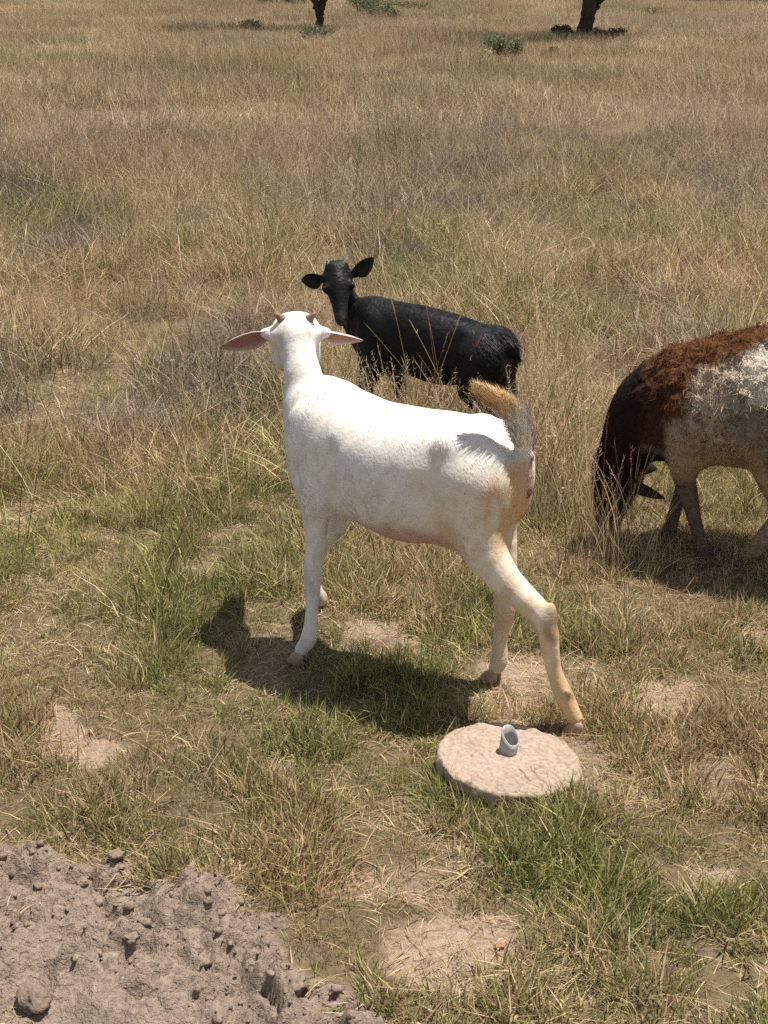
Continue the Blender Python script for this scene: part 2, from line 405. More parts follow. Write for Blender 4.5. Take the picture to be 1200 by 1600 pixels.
def coat(V, Q, C, count, length, flow, lift=0.18, width=0.0011, seed=0, curl=0.0, jitter=0.25, bri=0.12, weight=None):
    """hair: slim tapered strands lying along the body; length is per vertex, flow(P,N) the lie of the hair"""
    r = np.random.default_rng(seed); N = vnormals(V, Q)
    ar = np.linalg.norm(np.cross(V[Q[:, 2]] - V[Q[:, 0]], V[Q[:, 3]] - V[Q[:, 1]]), axis=1)
    if weight is not None: ar = ar * weight[Q[:, 0]]
    f = r.choice(len(Q), count, p=ar / ar.sum()); w = r.dirichlet((1, 1, 1, 1), count)
    mix = lambda A: sum(w[:, i, None] * A[Q[f, i]] for i in range(4))
    P, n, c = mix(V), mix(N), mix(C); n /= np.linalg.norm(n, axis=1)[:, None] + 1e-9
    L = mix(length[:, None])[:, 0] * r.uniform(0.6, 1.25, count)
    d = flow(P, n) + r.normal(0, jitter, (count, 3)); d -= (d * n).sum(1)[:, None] * n; d /= np.linalg.norm(d, axis=1)[:, None] + 1e-9
    s = np.cross(n, d); lf = (lift * r.uniform(0.4, 1.6, count))[:, None]
    W = (width * r.uniform(0.7, 1.3, count))[:, None]; L = L[:, None]
    b = P - 0.0015 * n; cu = curl * r.normal(0, 1, (count, 1))
    m1 = b + d * L * 0.5 + n * L * 0.5 * lf * 1.3 + s * cu * L
    tp = b + d * L + n * L * lf - s * cu * L * 0.6
    VV = np.stack([b - s * W, b + s * W, m1 + s * W * 0.8, m1 - s * W * 0.8, tp], 1).reshape(-1, 3)
    k = np.arange(count)[:, None] * 5
    cc = np.repeat(np.clip(c * (1 + r.normal(0, bri, (count, 1))), 0.002, 0.95), 5, 0)
    return VV, k + np.array([[0, 1, 2, 3]]), k + np.array([[3, 2, 4]]), cc
def coat_obj(name, parts, mat, parent):
    mb = MB(); 
    VV = []; QQ = []; TT = []; CC = []; n = 0
    for v, q, t, c in parts: VV.append(v); QQ.append(q + n); TT.append(t + n); CC.append(c); n += len(v)
    return link(name, mesh_np(name, np.concatenate(VV), [np.concatenate(QQ), np.concatenate(TT)], {'col': np.concatenate(CC)}), mat, parent)
def ear_mesh(name, base, tip, width, openn, droop=0.0, cup=1.1, outer=(0.8, 0.76, 0.71), inner=(0.5, 0.24, 0.19), tipc=None, fold=0.0):
    """cupped leaf from base to tip; openn = direction the hollow faces"""
    base, tip, openn = (np.asarray(a, float) for a in (base, tip, openn)); ax = tip - base; Ln = np.linalg.norm(ax); ax /= Ln
    openn = openn - (openn @ ax) * ax; openn /= np.linalg.norm(openn); sd = np.cross(ax, openn)
    nt_, na = 15, 9; th = 0.0035; mb = MB()
    t = np.linspace(0, 1, nt_); prof = width * (0.42 + 0.58 * sm(0, 0.35, t)) * np.clip(1 - (np.maximum(t - 0.40, 0) / 0.60) ** 1.9, 0.03, 1) ** .75
    layers = []
    for side in (0, 1):
        P = np.zeros((nt_, na, 3))
        for i in range(nt_):
            ang = cup * (1.35 - 0.55 * t[i]); a = np.linspace(-ang, ang, na); R = prof[i] / max(math.sin(min(ang, 1.5)), 0.3)
            cen = base + ax * Ln * t[i] + openn * (droop * Ln * t[i] ** 2)
            rr = R * 0.5
            x = np.sin(a) * rr; y = (1 - np.cos(a)) * rr + fold * t[i] * (a / ang) * prof[i]
            P[i] = cen + sd * x[:, None] + openn * (y - (0 if side else th * min(1, 2.5 * (1 - t[i]) + 0.15)))[:, None]
        layers.append(P.reshape(-1, 3))
    I = np.arange(nt_ * na).reshape(nt_, na); n0 = nt_ * na
    q = np.stack([I[:-1, :-1], I[:-1, 1:], I[1:, 1:], I[1:, :-1]], -1).reshape(-1, 4)
    bd = list(I[0, :]) + list(I[1:, -1]) + list(I[-1, -2::-1]) + list(I[-2:0:-1, 0])
    rim = [[bd[i], bd[(i + 1) % len(bd)], bd[(i + 1) % len(bd)] + n0, bd[i] + n0] for i in range(len(bd))]
    Vv = np.concatenate(layers); c = np.zeros((2 * n0, 3)); c[:n0] = outer; c[n0:] = inner
    ec = np.abs(np.tile(np.linspace(-1, 1, na), nt_)) ** 3; c[n0:] = c[n0:] * (1 - ec[:, None] * 0.6) + np.array(outer) * ec[:, None] * 0.6
    if tipc is not None:
        tt = np.tile(np.repeat(t, na), 2)[:, None]; c = c * (1 - sm(0.7, 1, tt)) + np.array(tipc) * sm(0.7, 1, tt)
    return mesh_np(name, Vv, [np.concatenate([q[:, ::-1], q + n0, np.array(rim)])], {'col': c})
def hoof_mesh(name, c, fwd, r, col):
    """cloven hoof: two claws side by side"""
    fwd = np.asarray(fwd, float); fwd = fwd / np.linalg.norm(fwd); sd = np.array([-fwd[1], fwd[0], 0]); mb = MB()
    for sg in (-1, 1):
        rings = []
        for h, fo, le, wi in ((0.0, 0.35, 1.25, 0.52), (0.35, 0.28, 1.15, 0.5), (0.8, 0.1, 0.95, 0.44), (1.25, 0.0, 0.8, 0.38), (1.5, -0.05, 0.4, 0.2)):
            a = np.arange(10) * 2 * np.pi / 10
            x = np.cos(a) * r * le * np.where(np.cos(a) > 0, 1.15, 0.75) + fo * r; y = sg * r * 0.5 + np.sin(a) * r * wi * (1 - 0.35 * np.maximum(np.cos(a), 0))
            rings.append(np.asarray(c) + x[:, None] * fwd + y[:, None] * sd + np.array([0, 0, h * r]))
        R = np.array(rings); m, n = R.shape[:2]
        Q_ = [[i * n + j, i * n + (j + 1) % n, (i + 1) * n + (j + 1) % n, (i + 1) * n + j] for i in range(m - 1) for j in range(n)]
        T_ = [[0, (j + 1) % n, j] for j in range(1, n - 1)] + [[(m - 1) * n, (m - 1) * n + j, (m - 1) * n + j + 1] for j in range(1, n - 1)]
        mb.add(R.reshape(-1, 3), Q_, T_, col)
    return mb.mesh(name)
def horn_mesh(name, base, d, length, r, col, bend=(0, 0, 0)):
    mb = MB(); t = np.linspace(0, 1, 7)[:, None]
    P = np.asarray(base) + np.asarray(d) * length * t + np.asarray(bend) * length * t * t
    mb.tube(P, r * (1 - 0.75 * t[:, 0]) * (1 + 0.08 * np.cos(t[:, 0] * 22)), 9, col); return mb.mesh(name)
def eye_mesh(name, c, r):
    mb = MB(); P = np.array([[0, 0, z] for z in np.linspace(-1, 1, 9)]) * r
    rad = r * np.sqrt(np.clip(1 - np.linspace(-1, 1, 9) ** 2, 0.01, 1)); mb.tube(P + np.asarray(c), rad, 12, (0.05, 0.03, 0.015)); return mb.mesh(name)
M_eye = flat_mat('eye', (0.02, 0.012, 0.008), rough=0.45, spec=0.2)
M_hoof = vcol_mat('hoof_horn', rough=0.6, spec=0.3, mottle=0.3, mscale=120)
M_skin = vcol_mat('ear_skin', rough=0.7, spec=0.25, mottle=0.12, mscale=90, transl=0.12)
M_horn = vcol_mat('horn', rough=0.6, spec=0.3, mottle=0.35, mscale=160, bump=((300, 0.002, 3),))
def blend(C, col, w):
    w = np.clip(w, 0, 1)[:, None]; return C * (1 - w) + np.asarray(col) * w
def blob(V, c, r):                            # soft 0..1 patch
    q = ((V - np.asarray(c)) / np.asarray(r)); return 1 - sm(0.35, 1.15, (q * q).sum(1))

# ------------------------------------------------------------------ white goat
fr = Frame((0.078, 3.10), 32); L = fr.L
root = empty('goat'); fr.place(root)
tag(root, 'large white goat with tan haunches and raised tail, standing with its back to the camera', 'goat')
S = Sculpt((-0.55, -0.32, -0.01), (0.75, 0.30, 0.93), 0.0055)
S.sweep([(-0.288, .53, .025, .03, .04), (-0.268, .538, .054, .052, .075), (-0.215, .552, .094, .098, .125), (-0.12, .547, .125, .134, .16), (0.0, .535, .142, .142, .178),
         (0.10, .535, .140, .140, .162), (0.19, .545, .120, .126, .148), (0.26, .55, .098, .10, .138), (0.32, .545, .068, .068, .10), (0.35, .54, .03, .03, .055)], 0.02)
for sg in (1, -1):
    S.ell((-0.175, sg * .066, .535), (.092, .05, .135), 0.04, 0.25)            # haunch
    S.ell((0.235, sg * .084, .53), (.076, .046, .135), 0.03, -0.2)             # shoulder
    S.ell((-0.13, sg * .085, .640), (.03, .022, .025), 0.03)                   # hip bone
nh = [(-.19, .068, .56), (-.215, .082, .43), (-.285, .08, .345), L(849, 968, .07), L(864, 1040, .062), L(880, 1084, .055), (-.458, .052, .030)]
S.chain(nh, [.074, .057, .0365, .0285, .0180, .0215, .0175], 0.03)
S.ell(L(862, 955, .07), (.011, .012, .022), 0.02)
for q in (L(889, 1083, .070), L(889, 1083, .040)): S.ell(q, (.007, .006, .009), .006)      # dewclaws                   # hamstring tendon
fh = [(-.165, -.066, .55), (-.16, -.082, .41), (-.19, -.08, .33), L(790, 948, -.078), L(782, 995, -.072), L(781, 1030, -.068), (-.192, -.062, .035)]
S.chain(fh, [.074, .058, .036, .027, .018, .021, .0175], 0.03)
nf = [(.225, .085, .47), L(494, 800, .085), L(493, 850, .09), L(489, 898, .095), L(487, 955, .10), L(483, 995, .108), (.266, .111, .035)]
S.chain(nf, [.048, .034, .0255, .0235, .0165, .0205, .0175], 0.022)
ff = [(.225, -.08, .47), L(527, 812, -.09), L(508, 845, -.11), L(491, 875, -.13), L(491, 912, -.15), L(500, 936, -.165), (.40, -.17, .035)]
S.chain(ff, [.048, .034, .025, .023, .0165, .0205, .0175], 0.022)
poll_w = WY(462, 524, 3.38); poll = fr.w2l(poll_w); hd = fr.d2l(np.array([-0.06, 0.90, -0.42])); sdv = fr.d2l((1.0, 0.06, 0)); upv = fr.d2l((0, .42, .90))
S.chain([(.20, 0, .60), (.265, -.005, .635), L(478, 640, -.01), L(474, 590, -.03), poll - upv * .02 - hd * .01], [.092, .082, .054, .040, .046], 0.05)
S.chain([(.27, 0, .55), L(478, 650, 0), L(474, 590, -.03)], [.068, .046, .036], 0.035)
S.chain([poll, poll + hd * .06, poll + hd * .13, poll + hd * .185, poll + hd * .205], [.047, .048, .039, .030, .024], 0.02)
S.ell(poll + hd * .01 + upv * .012, (.05, .05, .045), 0.03)
for sg in (1, -1):
    S.ell(poll + sdv * sg * .028 + upv * .026 + hd * .01, (.024, .024, .024), 0.02)      # horn seats
    S.ell(poll + sdv * sg * .045 + hd * .055 - upv * .005, (.02, .02, .02), 0.02)        # brow
    S.ell(poll + sdv * sg * .032 + hd * .035 - upv * .045, (.03, .03, .036), 0.025)      # cheek
    S.cone(poll + sdv * sg * .04 - hd * .005 + upv * .0, poll + sdv * sg * .075 - hd * .012 + upv * .004, .02, .014, 0.02)   # ear root
tail = [(-.235, 0, .57), (-.268, 0, .61), (-.278, .004, .645), L(812, 670, .012), L(800, 643, .026), L(778, 625, .040), L(748, 610, .05)]
S.chain(tail, [.025, .024, .021, .019, .0175, .0145, .008], 0.02, flat=((0.0, 1.0, 0.0), 1.3))
S.ell((-.278, 0, .575), (.020, .024, .03), 0.015)
S.ell((-.288, 0, .545), (.013, .015, .018), 0.01)
S.ell((-.13, .0, .40), (.06, .05, .04), 0.04)                                   # udder
for sg in (1, -1):
    S.cut((.165, sg * .150, .60), (.150, sg * .155, .44), .020, .026, .03)           # hollow behind the shoulder
    S.cut((-.085, sg * .160, .55), (-.11, sg * .150, .44), .024, .022, .03)         # flank
Vb, Qb = S.mesh(lambda P: 0.004 * (fbm(P[:, 0] * 13, P[:, 1] * 13, P[:, 2] * 13, seed=5, oct=2) - 0.5) + 0.0025 * np.sin(P[:, 2] * 6 + P[:, 0] * 95) * sm(.06, .02, np.abs(P[:, 0] - .07)) * sm(.40, .46, P[:, 2]) * sm(.60, .54, P[:, 2]))
u_, v_, w_ = Vb.T
nz = fbm(u_ * 14, v_ * 14, w_ * 14, seed=71); nz2 = fbm(u_ * 55, v_ * 55, w_ * 30, seed=72)
C = np.tile(np.array([0.74, 0.71, 0.665]), (len(Vb), 1))
C = blend(C, (.62, .55, .46), sm(.42, .70, fbm(u_ * 48 + w_ * 30, v_ * 48, w_ * 16 - u_ * 10, seed=76, oct=3)) * .5)
CREAM, TAN, BROWN, PINK = (0.74, 0.64, 0.50), (0.56, 0.36, 0.17), (0.33, 0.18, 0.08), (0.52, 0.30, 0.25)
nj = (nz - 0.5)
C = blend(C, CREAM, sm(-.02, -.20, u_ + nj * .2) * sm(.66, .54, w_ + nj * .1) * 0.9)
C = blend(C, (.62, .46, .28), sm(-.10, -.24, u_ + nj * .25) * sm(.62, .50, w_ + nj * .15) * sm(.34, .66, fbm(u_ * 30 + w_ * 12, v_ * 30, w_ * 11, seed=79)) * .7)
C = blend(C, TAN, blob(Vb, (-.285, .05, .52), (.085, .12, .11)) * sm(.25, .55, fbm(u_ * 38, v_ * 38, w_ * 12, seed=77)) * 1.0)
C = blend(C, TAN, blob(Vb, (-.16, .11, .43), (.055, .09, .06)) * (0.2 + .7 * nz))
C = blend(C, TAN, sm(.36, .20, w_ + nj * .12) * sm(-.1, -.15, u_) * sm(-.36, -.44, u_ + .12 * (w_ - .15) + nj * .06) * 0.85)
C = blend(C, TAN, sm(.30, .15, w_ + nj * .1) * sm(-.1, -.15, u_) * (v_ < 0) * .5)
C = blend(C, BROWN, blob(Vb, L(868, 962, .07), (.032, .05, .075)) * (.45 + .55 * sm(.3, .6, fbm(u_ * 60, v_ * 60, w_ * 22, seed=78))) * .85)
C = blend(C, BROWN, blob(Vb, L(838, 978, .07), (.025, .05, .04)) * sm(.4, .7, nz) * .6)
C = blend(C, BROWN, blob(Vb, L(885, 1085, .055) + np.array([-.02, 0, .01]), (.03, .03, .022)) * 0.9)
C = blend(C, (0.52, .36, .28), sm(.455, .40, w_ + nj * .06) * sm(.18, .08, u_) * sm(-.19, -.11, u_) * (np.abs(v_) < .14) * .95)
tl = (u_ < -.12) & (w_ > .645) & (np.abs(v_) < .085) & ((w_ > .70) | (u_ < -.245))
Ct = blend(C, (0.60, .40, .20), sm(.69, .74, w_)); Ct = blend(Ct, (.78, .70, .58), sm(.70, .66, w_))
C = np.where(tl[:, None], Ct, C)
C = blend(C, (0.36, .16, .13), sm(.012, .005, np.abs(v_)) * (u_ < -.262) * sm(.56, .60, w_) * sm(.72, .69, w_))
C = blend(C, (.36, .22, .14), blob(Vb, (.405, -.17, .035), (.03, .04, .03)) * .9)
C = blend(C, PINK, blob(Vb, (-.30, 0, .575), (.03, .022, .04))); C = blend(C, (.2, .11, .10), blob(Vb, (-.30, 0, .538), (.025, .02, .02)))
C = blend(C, (0.50, .41, .32), sm(.56, .70, nz2) * 0.3)                                   # grime in the coat
C = blend(C, (0.45, .42, .38), sm(.60, .75, fbm(u_ * 60, v_ * 60, w_ * 14, seed=75)) * sm(.10, .22, u_) * 0.6)
C = blend(C, (.60, .30, .20), blob(Vb, L(690, 642, -.02), (.025, .05, .02)) * .5 * nz * 1.6)
C = blend(C, (.50, .38, .26), blob(Vb, L(515, 617, 0), (.03, .03, .025)) * .6)
C = blend(C, (.16, .12, .09), blob(Vb, L(515, 625, .02), (.006, .006, .006)))
M_wcoat = vcol_mat('white_goat_coat', rough=0.85, spec=0.15, mottle=0.05, mscale=60, bump=((120, 0.0012, 3),))
body = link('body', mesh_np('body', Vb, Qb, {'col': C}), M_wcoat, root)
leg_m = sm(.42, .34, w_)
Lw = 0.017 - 0.011 * leg_m - .008 * sm(.70, .76, w_) * (u_ > .2); Lw = np.where(tl, 0.024, Lw)
def flow_goat(P, n):
    d = np.tile(np.array([-0.75, 0, -0.65]), (len(P), 1)); lg = sm(.42, .34, P[:, 2])[:, None]
    d = d * (1 - lg) + np.array([-.1, 0, -1.0]) * lg
    nk = (sm(.62, .70, P[:, 2]) * sm(.22, .28, P[:, 0]))[:, None]; d = d * (1 - nk) + np.array([-.3, 0.2, -1.0]) * nk
    tt = ((P[:, 0] < -.12) & (P[:, 2] > .645) & ((P[:, 2] > .70) | (P[:, 0] < -.245)))[:, None]
    sw = vn(P[:, 0] * 12, P[:, 1] * 12, P[:, 2] * 12, seed=81)[:, None] - .5
    d = d + sw * np.array([.9, 0, -.9])
    return np.where(tt, np.array([.15, 0, 1.0]) + np.array([.7, 0, 0]) * sm(.68, .72, P[:, 2:3]), d)
coat_obj('coat', [coat(Vb, Qb, C, 56000, Lw, flow_goat, 0.075, 0.0009, 1, bri=.12, jitter=.15), coat(Vb, Qb, C, 4500, np.where(tl, .026, .015), flow_goat, 0.42, 0.0007, 2, bri=.12, weight=tl * 1.0 + 1e-6)], M_wcoat, root)
for base, tip, op, fold in ((poll - sdv * .062 - hd * .012 + upv * .004, fr.w2l(WY(343, 543, 3.36)), fr.d2l((-.1, -.95, -.20)), 0.3), (poll + sdv * .062 - hd * .012 + upv * .004, fr.w2l(WY(567, 531, 3.40)), fr.d2l((.1, -.80, -.55)), -0.2)):
    link('ear', ear_mesh('ear', base, tip, .050 if fold > 0 else .046, op, 0.02, cup=1.0, outer=(.78, .72, .67), inner=(.33, .15, .11), tipc=(.42, .27, .22) if fold > 0 else None, fold=fold), M_skin, root)
for sg in (1, -1):
    link('horn', horn_mesh('horn', poll + sdv * sg * .029 + upv * .030 - hd * .020, fr.d2l((sg * .40, -.35, .80)), .034, .0155, (.25, .15, .10), bend=fr.d2l((sg * .25, .1, -.1))), M_horn, root)
    link('eye', eye_mesh('eye', poll + sdv * sg * .050 + hd * .062 + upv * .004, .011), M_eye, root)
for c, f_ in ((np.array(nh[-1]) + [-.014, 0, 0], (.8, .1, 0)), (fh[-1], (1, 0, 0)), (nf[-1], (1, .1, 0)), (ff[-1], (1, -.2, 0))):
    link('hoof', hoof_mesh('hoof', (c[0] + .004, c[1], -.004), f_, .0225, (.36, .24, .17)), M_hoof, root)

# ------------------------------------------------------------------ black goat
fb = Frame(G(690, 716)[:2], 33); L = fb.L
root = empty('goat'); fb.place(root)
tag(root, 'black goat looking at the camera, standing in tall dry grass behind the white one', 'goat')
zt = L(700, 488, 0)[2]; k_ = zt / 0.68                               # size against the white goat
S = Sculpt((-0.42, -0.22, -0.01), (0.62, 0.24, 0.80), 0.006)
top = [L(795, 520, 0), L(750, 506, 0), L(700, 489, 0), L(650, 477, 0), L(600, 470, 0)]
sec = [(top[0][0] + .0, top[0][2] - .075, .02, .03, .04), (top[0][0] + .02, top[0][2] - .085, .045, .072, .085), (top[1][0], top[1][2] - .105, .078, .103, .095), (top[2][0], top[2][2] - .115, .096, .114, .135),
       (top[3][0], top[3][2] - .115, .092, .114, .135), (top[4][0], top[4][2] - .11, .076, .107, .112), (top[4][0] + .06, top[4][2] - .12, .055, .085, .09), (top[4][0] + .085, top[4][2] - .12, .02, .03, .04)]
S.sweep(sec, 0.02)
ub, us = top[0][0] + .085, top[4][0] + .005
for sg in (1, -1):
    S.ell((ub - .01, sg * .052, zt - .14), (.075, .042, .105), 0.035, .25); S.ell((us, sg * .065, zt - .14), (.055, .036, .11), 0.035, -.2)
    dx = .03 * sg
    S.chain([(ub - .01, sg * .062, zt - .12), (ub - .005, sg * .072, zt - .22), (ub - .06, sg * .068, .24), (ub - .10 + dx * .5, sg * .066, .19), (ub - .09 + dx, sg * .064, .09), (ub - .09 + dx, sg * .062, .03)], [.072, .062, .036, .025, .018, .020], 0.03)
    S.chain([(us, sg * .066, zt - .18), (us + .01, sg * .068, .30), (us - .0 + dx, sg * .068, .20), (us + dx, sg * .066, .1), (us + .005 + dx, sg * .066, .03)], [.048, .036, .024, .018, .021], 0.03)
hp_w = WY(527, 428, G(690, 716)[1] + .17); hp = fb.w2l(hp_w); hd = fb.d2l(np.array([.085, -.58, -.80])); hd /= np.linalg.norm(hd); sdv = fb.d2l((1, .12, .10)); upv = fb.d2l((.03, -.80, .58))
S.chain([(us - .02, 0, zt - .10), (us + .045, 0, zt - .055), L(566, 490, .01), L(545, 478, .0), hp + hd * .03 - upv * .03], [.080, .068, .055, .047, .044], 0.04)
S.chain([(us + .05, 0, zt - .16), L(565, 520, .0), L(548, 495, .02)], [.06, .05, .04], 0.03)
S.chain([hp, hp + hd * .05, hp + hd * .11, hp + hd * .155, hp + hd * .175], [.040, .042, .029, .023, .018], 0.018)
S.cone(hp + hd * .05 - upv * .03, hp + hd * .14 - upv * .02, .030, .017, .018)
for sg in (1, -1):
    S.ell(hp + sdv * sg * .042 + hd * .052 + upv * .012, (.017, .017, .017), .015); S.ell(hp + sdv * sg * .02 + upv * .008 - hd * .025, (.02, .02, .02), .02)
    S.cone(hp + sdv * sg * .03 + hd * .01, hp + sdv * sg * .06 + hd * .008, .017, .012, .015)
S.chain([(top[0][0] + .03, 0, top[0][2] - .03), (top[0][0] - .0, 0, top[0][2] - .03), (top[0][0] - .025, 0, top[0][2] - .075)], [.024, .020, .012], .02)
S.ell((top[1][0] + .02, .055, top[1][2] - .025), (.022, .016, .018), .025)
Vb, Qb = S.mesh(lambda P: 0.004 * (fbm(P[:, 0] * 25, P[:, 1] * 25, P[:, 2] * 25, seed=6) - 0.5))
u_, v_, w_ = Vb.T
C = np.tile(np.array([0.006, 0.006, 0.0065]), (len(Vb), 1))
C = blend(C, (.03, .026, .024), blob(Vb, hp + hd * .17, (.035, .035, .035)))
M_bcoat = vcol_mat('black_goat_coat', rough=0.52, spec=0.2, mottle=0.3, mscale=50, bump=((90, 0.003, 2),))
body = link('body', mesh_np('body', Vb, Qb, {'col': C}), M_bcoat, root)
ridge = sm(.035, .01, np.abs(v_)) * (w_ > zt - .06) * (u_ < us)
Lb = .02 + .02 * ridge + .02 * (u_ < top[0][0] + .06) - .012 * (u_ > us + .08)
def flow_b(P, n):
    d = np.tile(np.array([-0.8, 0, -0.6]), (len(P), 1)); lg = sm(.30, .22, P[:, 2])[:, None]
    return d * (1 - lg) + np.array([-.1, 0, -1.0]) * lg
coat_obj('coat', [coat(Vb, Qb, C, 30000, Lb, flow_b, .08, .0010, 3, bri=.4, jitter=.12)], M_bcoat, root)
for px, py, dy, sg, op in ((471, 437, .0, -1, (.0, -1, -.25)), (583, 402, .03, 1, (.25, -1, -.25))):
    link('ear', ear_mesh('ear', hp + sdv * sg * .048 + hd * .008, fb.w2l(WY(px, py, hp_w[1] + dy)), .060, fb.d2l(op), .05, outer=(.011, .011, .012), inner=(.022, .018, .017)), M_skin, root)
    link('horn', horn_mesh('horn', hp + sdv * sg * .028 + upv * .02 - hd * .03, fb.d2l((sg * .3, .1, .95)), .018, .009, (.20, .18, .16)), M_horn, root)
    link('eye', eye_mesh('eye', hp + sdv * sg * .047 + hd * .056 + upv * .019, .010), M_eye, root)
for sg in (1, -1):
    dx = .03 * sg
    for c in ((ub - .09 + dx, sg * .062), (us + .005 + dx, sg * .066)): link('hoof', hoof_mesh('hoof', (c[0] + .004, c[1], -.006), (1, 0, 0), .020, (.03, .027, .025)), M_hoof, root)

# ------------------------------------------------------------------ sheep
fs = Frame(G(1190, 875)[:2], 22); L = fs.L
root = empty('sheep'); fs.place(root)
tag(root, 'sheep with grey and rust-brown fleece, its dark head down grazing', 'sheep')
S = Sculpt((-0.50, -0.26, -0.01), (0.64, 0.26, 0.75), 0.0065)
S.sweep([(-.40, .50, .05, .06, .06), (-.36, .50, .12, .13, .12), (-.25, .495, .175, .18, .18), (-.10, .485, .20, .20, .20), (.05, .48, .195, .20, .19), (.16, .465, .170, .19, .175), (.25, .445, .14, .175, .17), (.32, .42, .105, .15, .14), (.37, .40, .06, .09, .09)], 0.03)
S.chain([(.27, 0, .46), (.35, .0, .43), (.405, .0, .34), (.43, .01, .25)], [.135, .115, .088, .07], 0.05)
poll = np.array([.445, .02, .235]); hd = np.array([.06, .02, -1.0]); hd /= np.linalg.norm(hd); fc = np.array([1.0, 0, .06])
S.chain([poll, poll + hd * .06, poll + hd * .13, poll + hd * .18, poll + hd * .20], [.066, .062, .045, .036, .028], .03)
S.chain([poll - fc * .03 + hd * .03, poll - fc * .025 + hd * .10], [.05, .03], .03)
for sg in (1, -1):
    S.ell((.235, sg * .10, .42), (.085, .05, .13), .05, -.2); S.ell((-.24, sg * .09, .44), (.12, .07, .15), .05, .2)
    S.cone(poll + np.array([-.02, sg * .045, .0]), poll + np.array([-.05, sg * .075, .0]), .022, .015, .02)
nf = [(.22, .10, .36), L(1068, 735, .09), L(1080, 790, .075), L(1090, 830, .06), L(1101, 862, .05), (.147, .05, .012)]
S.chain(nf, [.06, .036, .024, .019, .022, .018], .03)
ff = [(.235, -.09, .36), (.235, -.08, .27), (.255, -.06, .17), (.27, -.04, .10), (.28, -.03, .035), (.282, -.03, .012)]
S.chain(ff, [.055, .036, .024, .019, .022, .018], .03)
nh = [(-.17, .09, .42), (-.04, .115, .34), (-.03, .11, .27), (-.055, .10, .20), (-.01, .085, .11), (.025, .065, .045), (.038, .062, .015)]
S.chain(nh, [.11, .072, .042, .030, .025, .026, .021], .03)
fh = [(-.23, -.09, .42), (-.2, -.10, .32), (-.26, -.1, .22), (-.245, -.095, .11), (-.235, -.09, .03)]
S.chain(fh, [.10, .075, .036, .024, .025], .03)
S.chain([(-.38, 0, .55), (-.43, 0, .50), (-.445, 0, .38), (-.44, 0, .30)], [.05, .045, .05, .025], .03)
def wool(P):
    fl = sm(.29, .40, P[:, 2]) * (1 - sm(.30, .38, P[:, 0]) * .7) * sm(.18, .14, P[:, 0] * 0 + .1)
    fl = sm(.30, .42, P[:, 2] - .5 * np.maximum(P[:, 0] - .2, 0)) * (P[:, 0] < .40)
    q = P + .012 * (np.stack([vn(*(P.T * 40), seed=s) for s in (91, 92, 93)], 1) - .5)
    b = np.abs(2 * vn(*(q.T * 26), seed=94) - 1); b2 = np.abs(2 * vn(*(q.T * 60), seed=95) - 1)
    return fl * (.022 * (.5 - b) + .013 * (.5 - b2)) + .003 * (fbm(*(P.T * 25), seed=96) - .5)
Vb, Qb = S.mesh(wool, relax=1)
u_, v_, w_ = Vb.T; nz = fbm(u_ * 9, v_ * 9, w_ * 9, seed=101); nj = nz - .5
GREYW, RUST, DARK, TANL = (.40, .315, .23), (.105, .044, .018), (.018, .011, .008), (.26, .155, .085)
C = np.tile(np.array(GREYW), (len(Vb), 1))
C = blend(C, (.16, .125, .098), blob(Vb, (.0, .17, .47), (.14, .12, .085)) * .6)
C = blend(C, (.60, .53, .44), sm(.13, .03, u_ + nj * .1) * sm(.50, .57, w_ + nj * .05))
C = blend(C, (.33, .215, .125), sm(.47, .37, w_ + nj * .1) * (u_ < .26) * .8)
C = blend(C, (.09, .07, .055), sm(.5, .75, fbm(u_ * 50, v_ * 50, w_ * 50, seed=102)) * .55 * (w_ > .35) * (w_ < .56))
C = blend(C, (.055, .035, .025), blob(Vb, (-.05, .19, .37), (.055, .08, .07)) * .9)
line = .60 - .62 * np.maximum(u_ - .12, 0)                                              # edge of the rust saddle
C = blend(C, RUST, np.maximum(sm(.0, .035, w_ - (.655 - .38 * np.maximum(u_ - .02, 0)) + nj * .07), sm(.21, .25, u_ + nj * .04) * sm(.43, .47, w_)))
C = blend(C, (.055, .025, .016), sm(.265, .30, u_ + nj * .05) * sm(.585, .53, w_ + nj * .04) * sm(.30, .36, w_))
C = blend(C, DARK, np.maximum(sm(.335, .385, u_ + nj * .05 - .25 * np.maximum(w_ - .45, 0)), sm(.255, .29, u_) * sm(.36, .30, w_) * sm(.20, .24, w_)))
C = blend(C, (.13, .095, .072), sm(.285, .24, w_) * (u_ < .305) * (u_ > .1) * .9)
C = blend(C, (.34, .26, .20), blob(Vb, (.26, .12, .42), (.03, .06, .07)) * .6)
C = blend(C, (.30, .22, .16), sm(.26, .18, w_) * (u_ < .08) * .6)
M_wool = vcol_mat('fleece', rough=0.95, spec=0.1, mottle=0.3, mscale=70, bump=((170, 0.004, 3),))
body = link('body', mesh_np('body', Vb, Qb, {'col': C}), M_wool, root)
fl = sm(.30, .42, w_ - .5 * np.maximum(u_ - .2, 0)) * (u_ < .36)
def flow_s(P, n): return np.array([-.5, 0, -.8]) + 1.6 * (np.stack([vn(*(P.T * 45), seed=s) for s in (111, 112, 113)], 1) - .5) * sm(.30, .42, P[:, 2])[:, None]
coat_obj('fleece', [coat(Vb, Qb, C, 42000, .012 + .012 * fl, flow_s, .35, .0011, 4, curl=.25, jitter=.5, bri=.22)], M_wool, root)
link('ear', ear_mesh('ear', poll + np.array([-.03, .055, .0]), L(1042, 776, .10), .055, (.3, .75, -.5), .05, outer=(.022, .015, .012), inner=(.05, .03, .025)), M_skin, root)
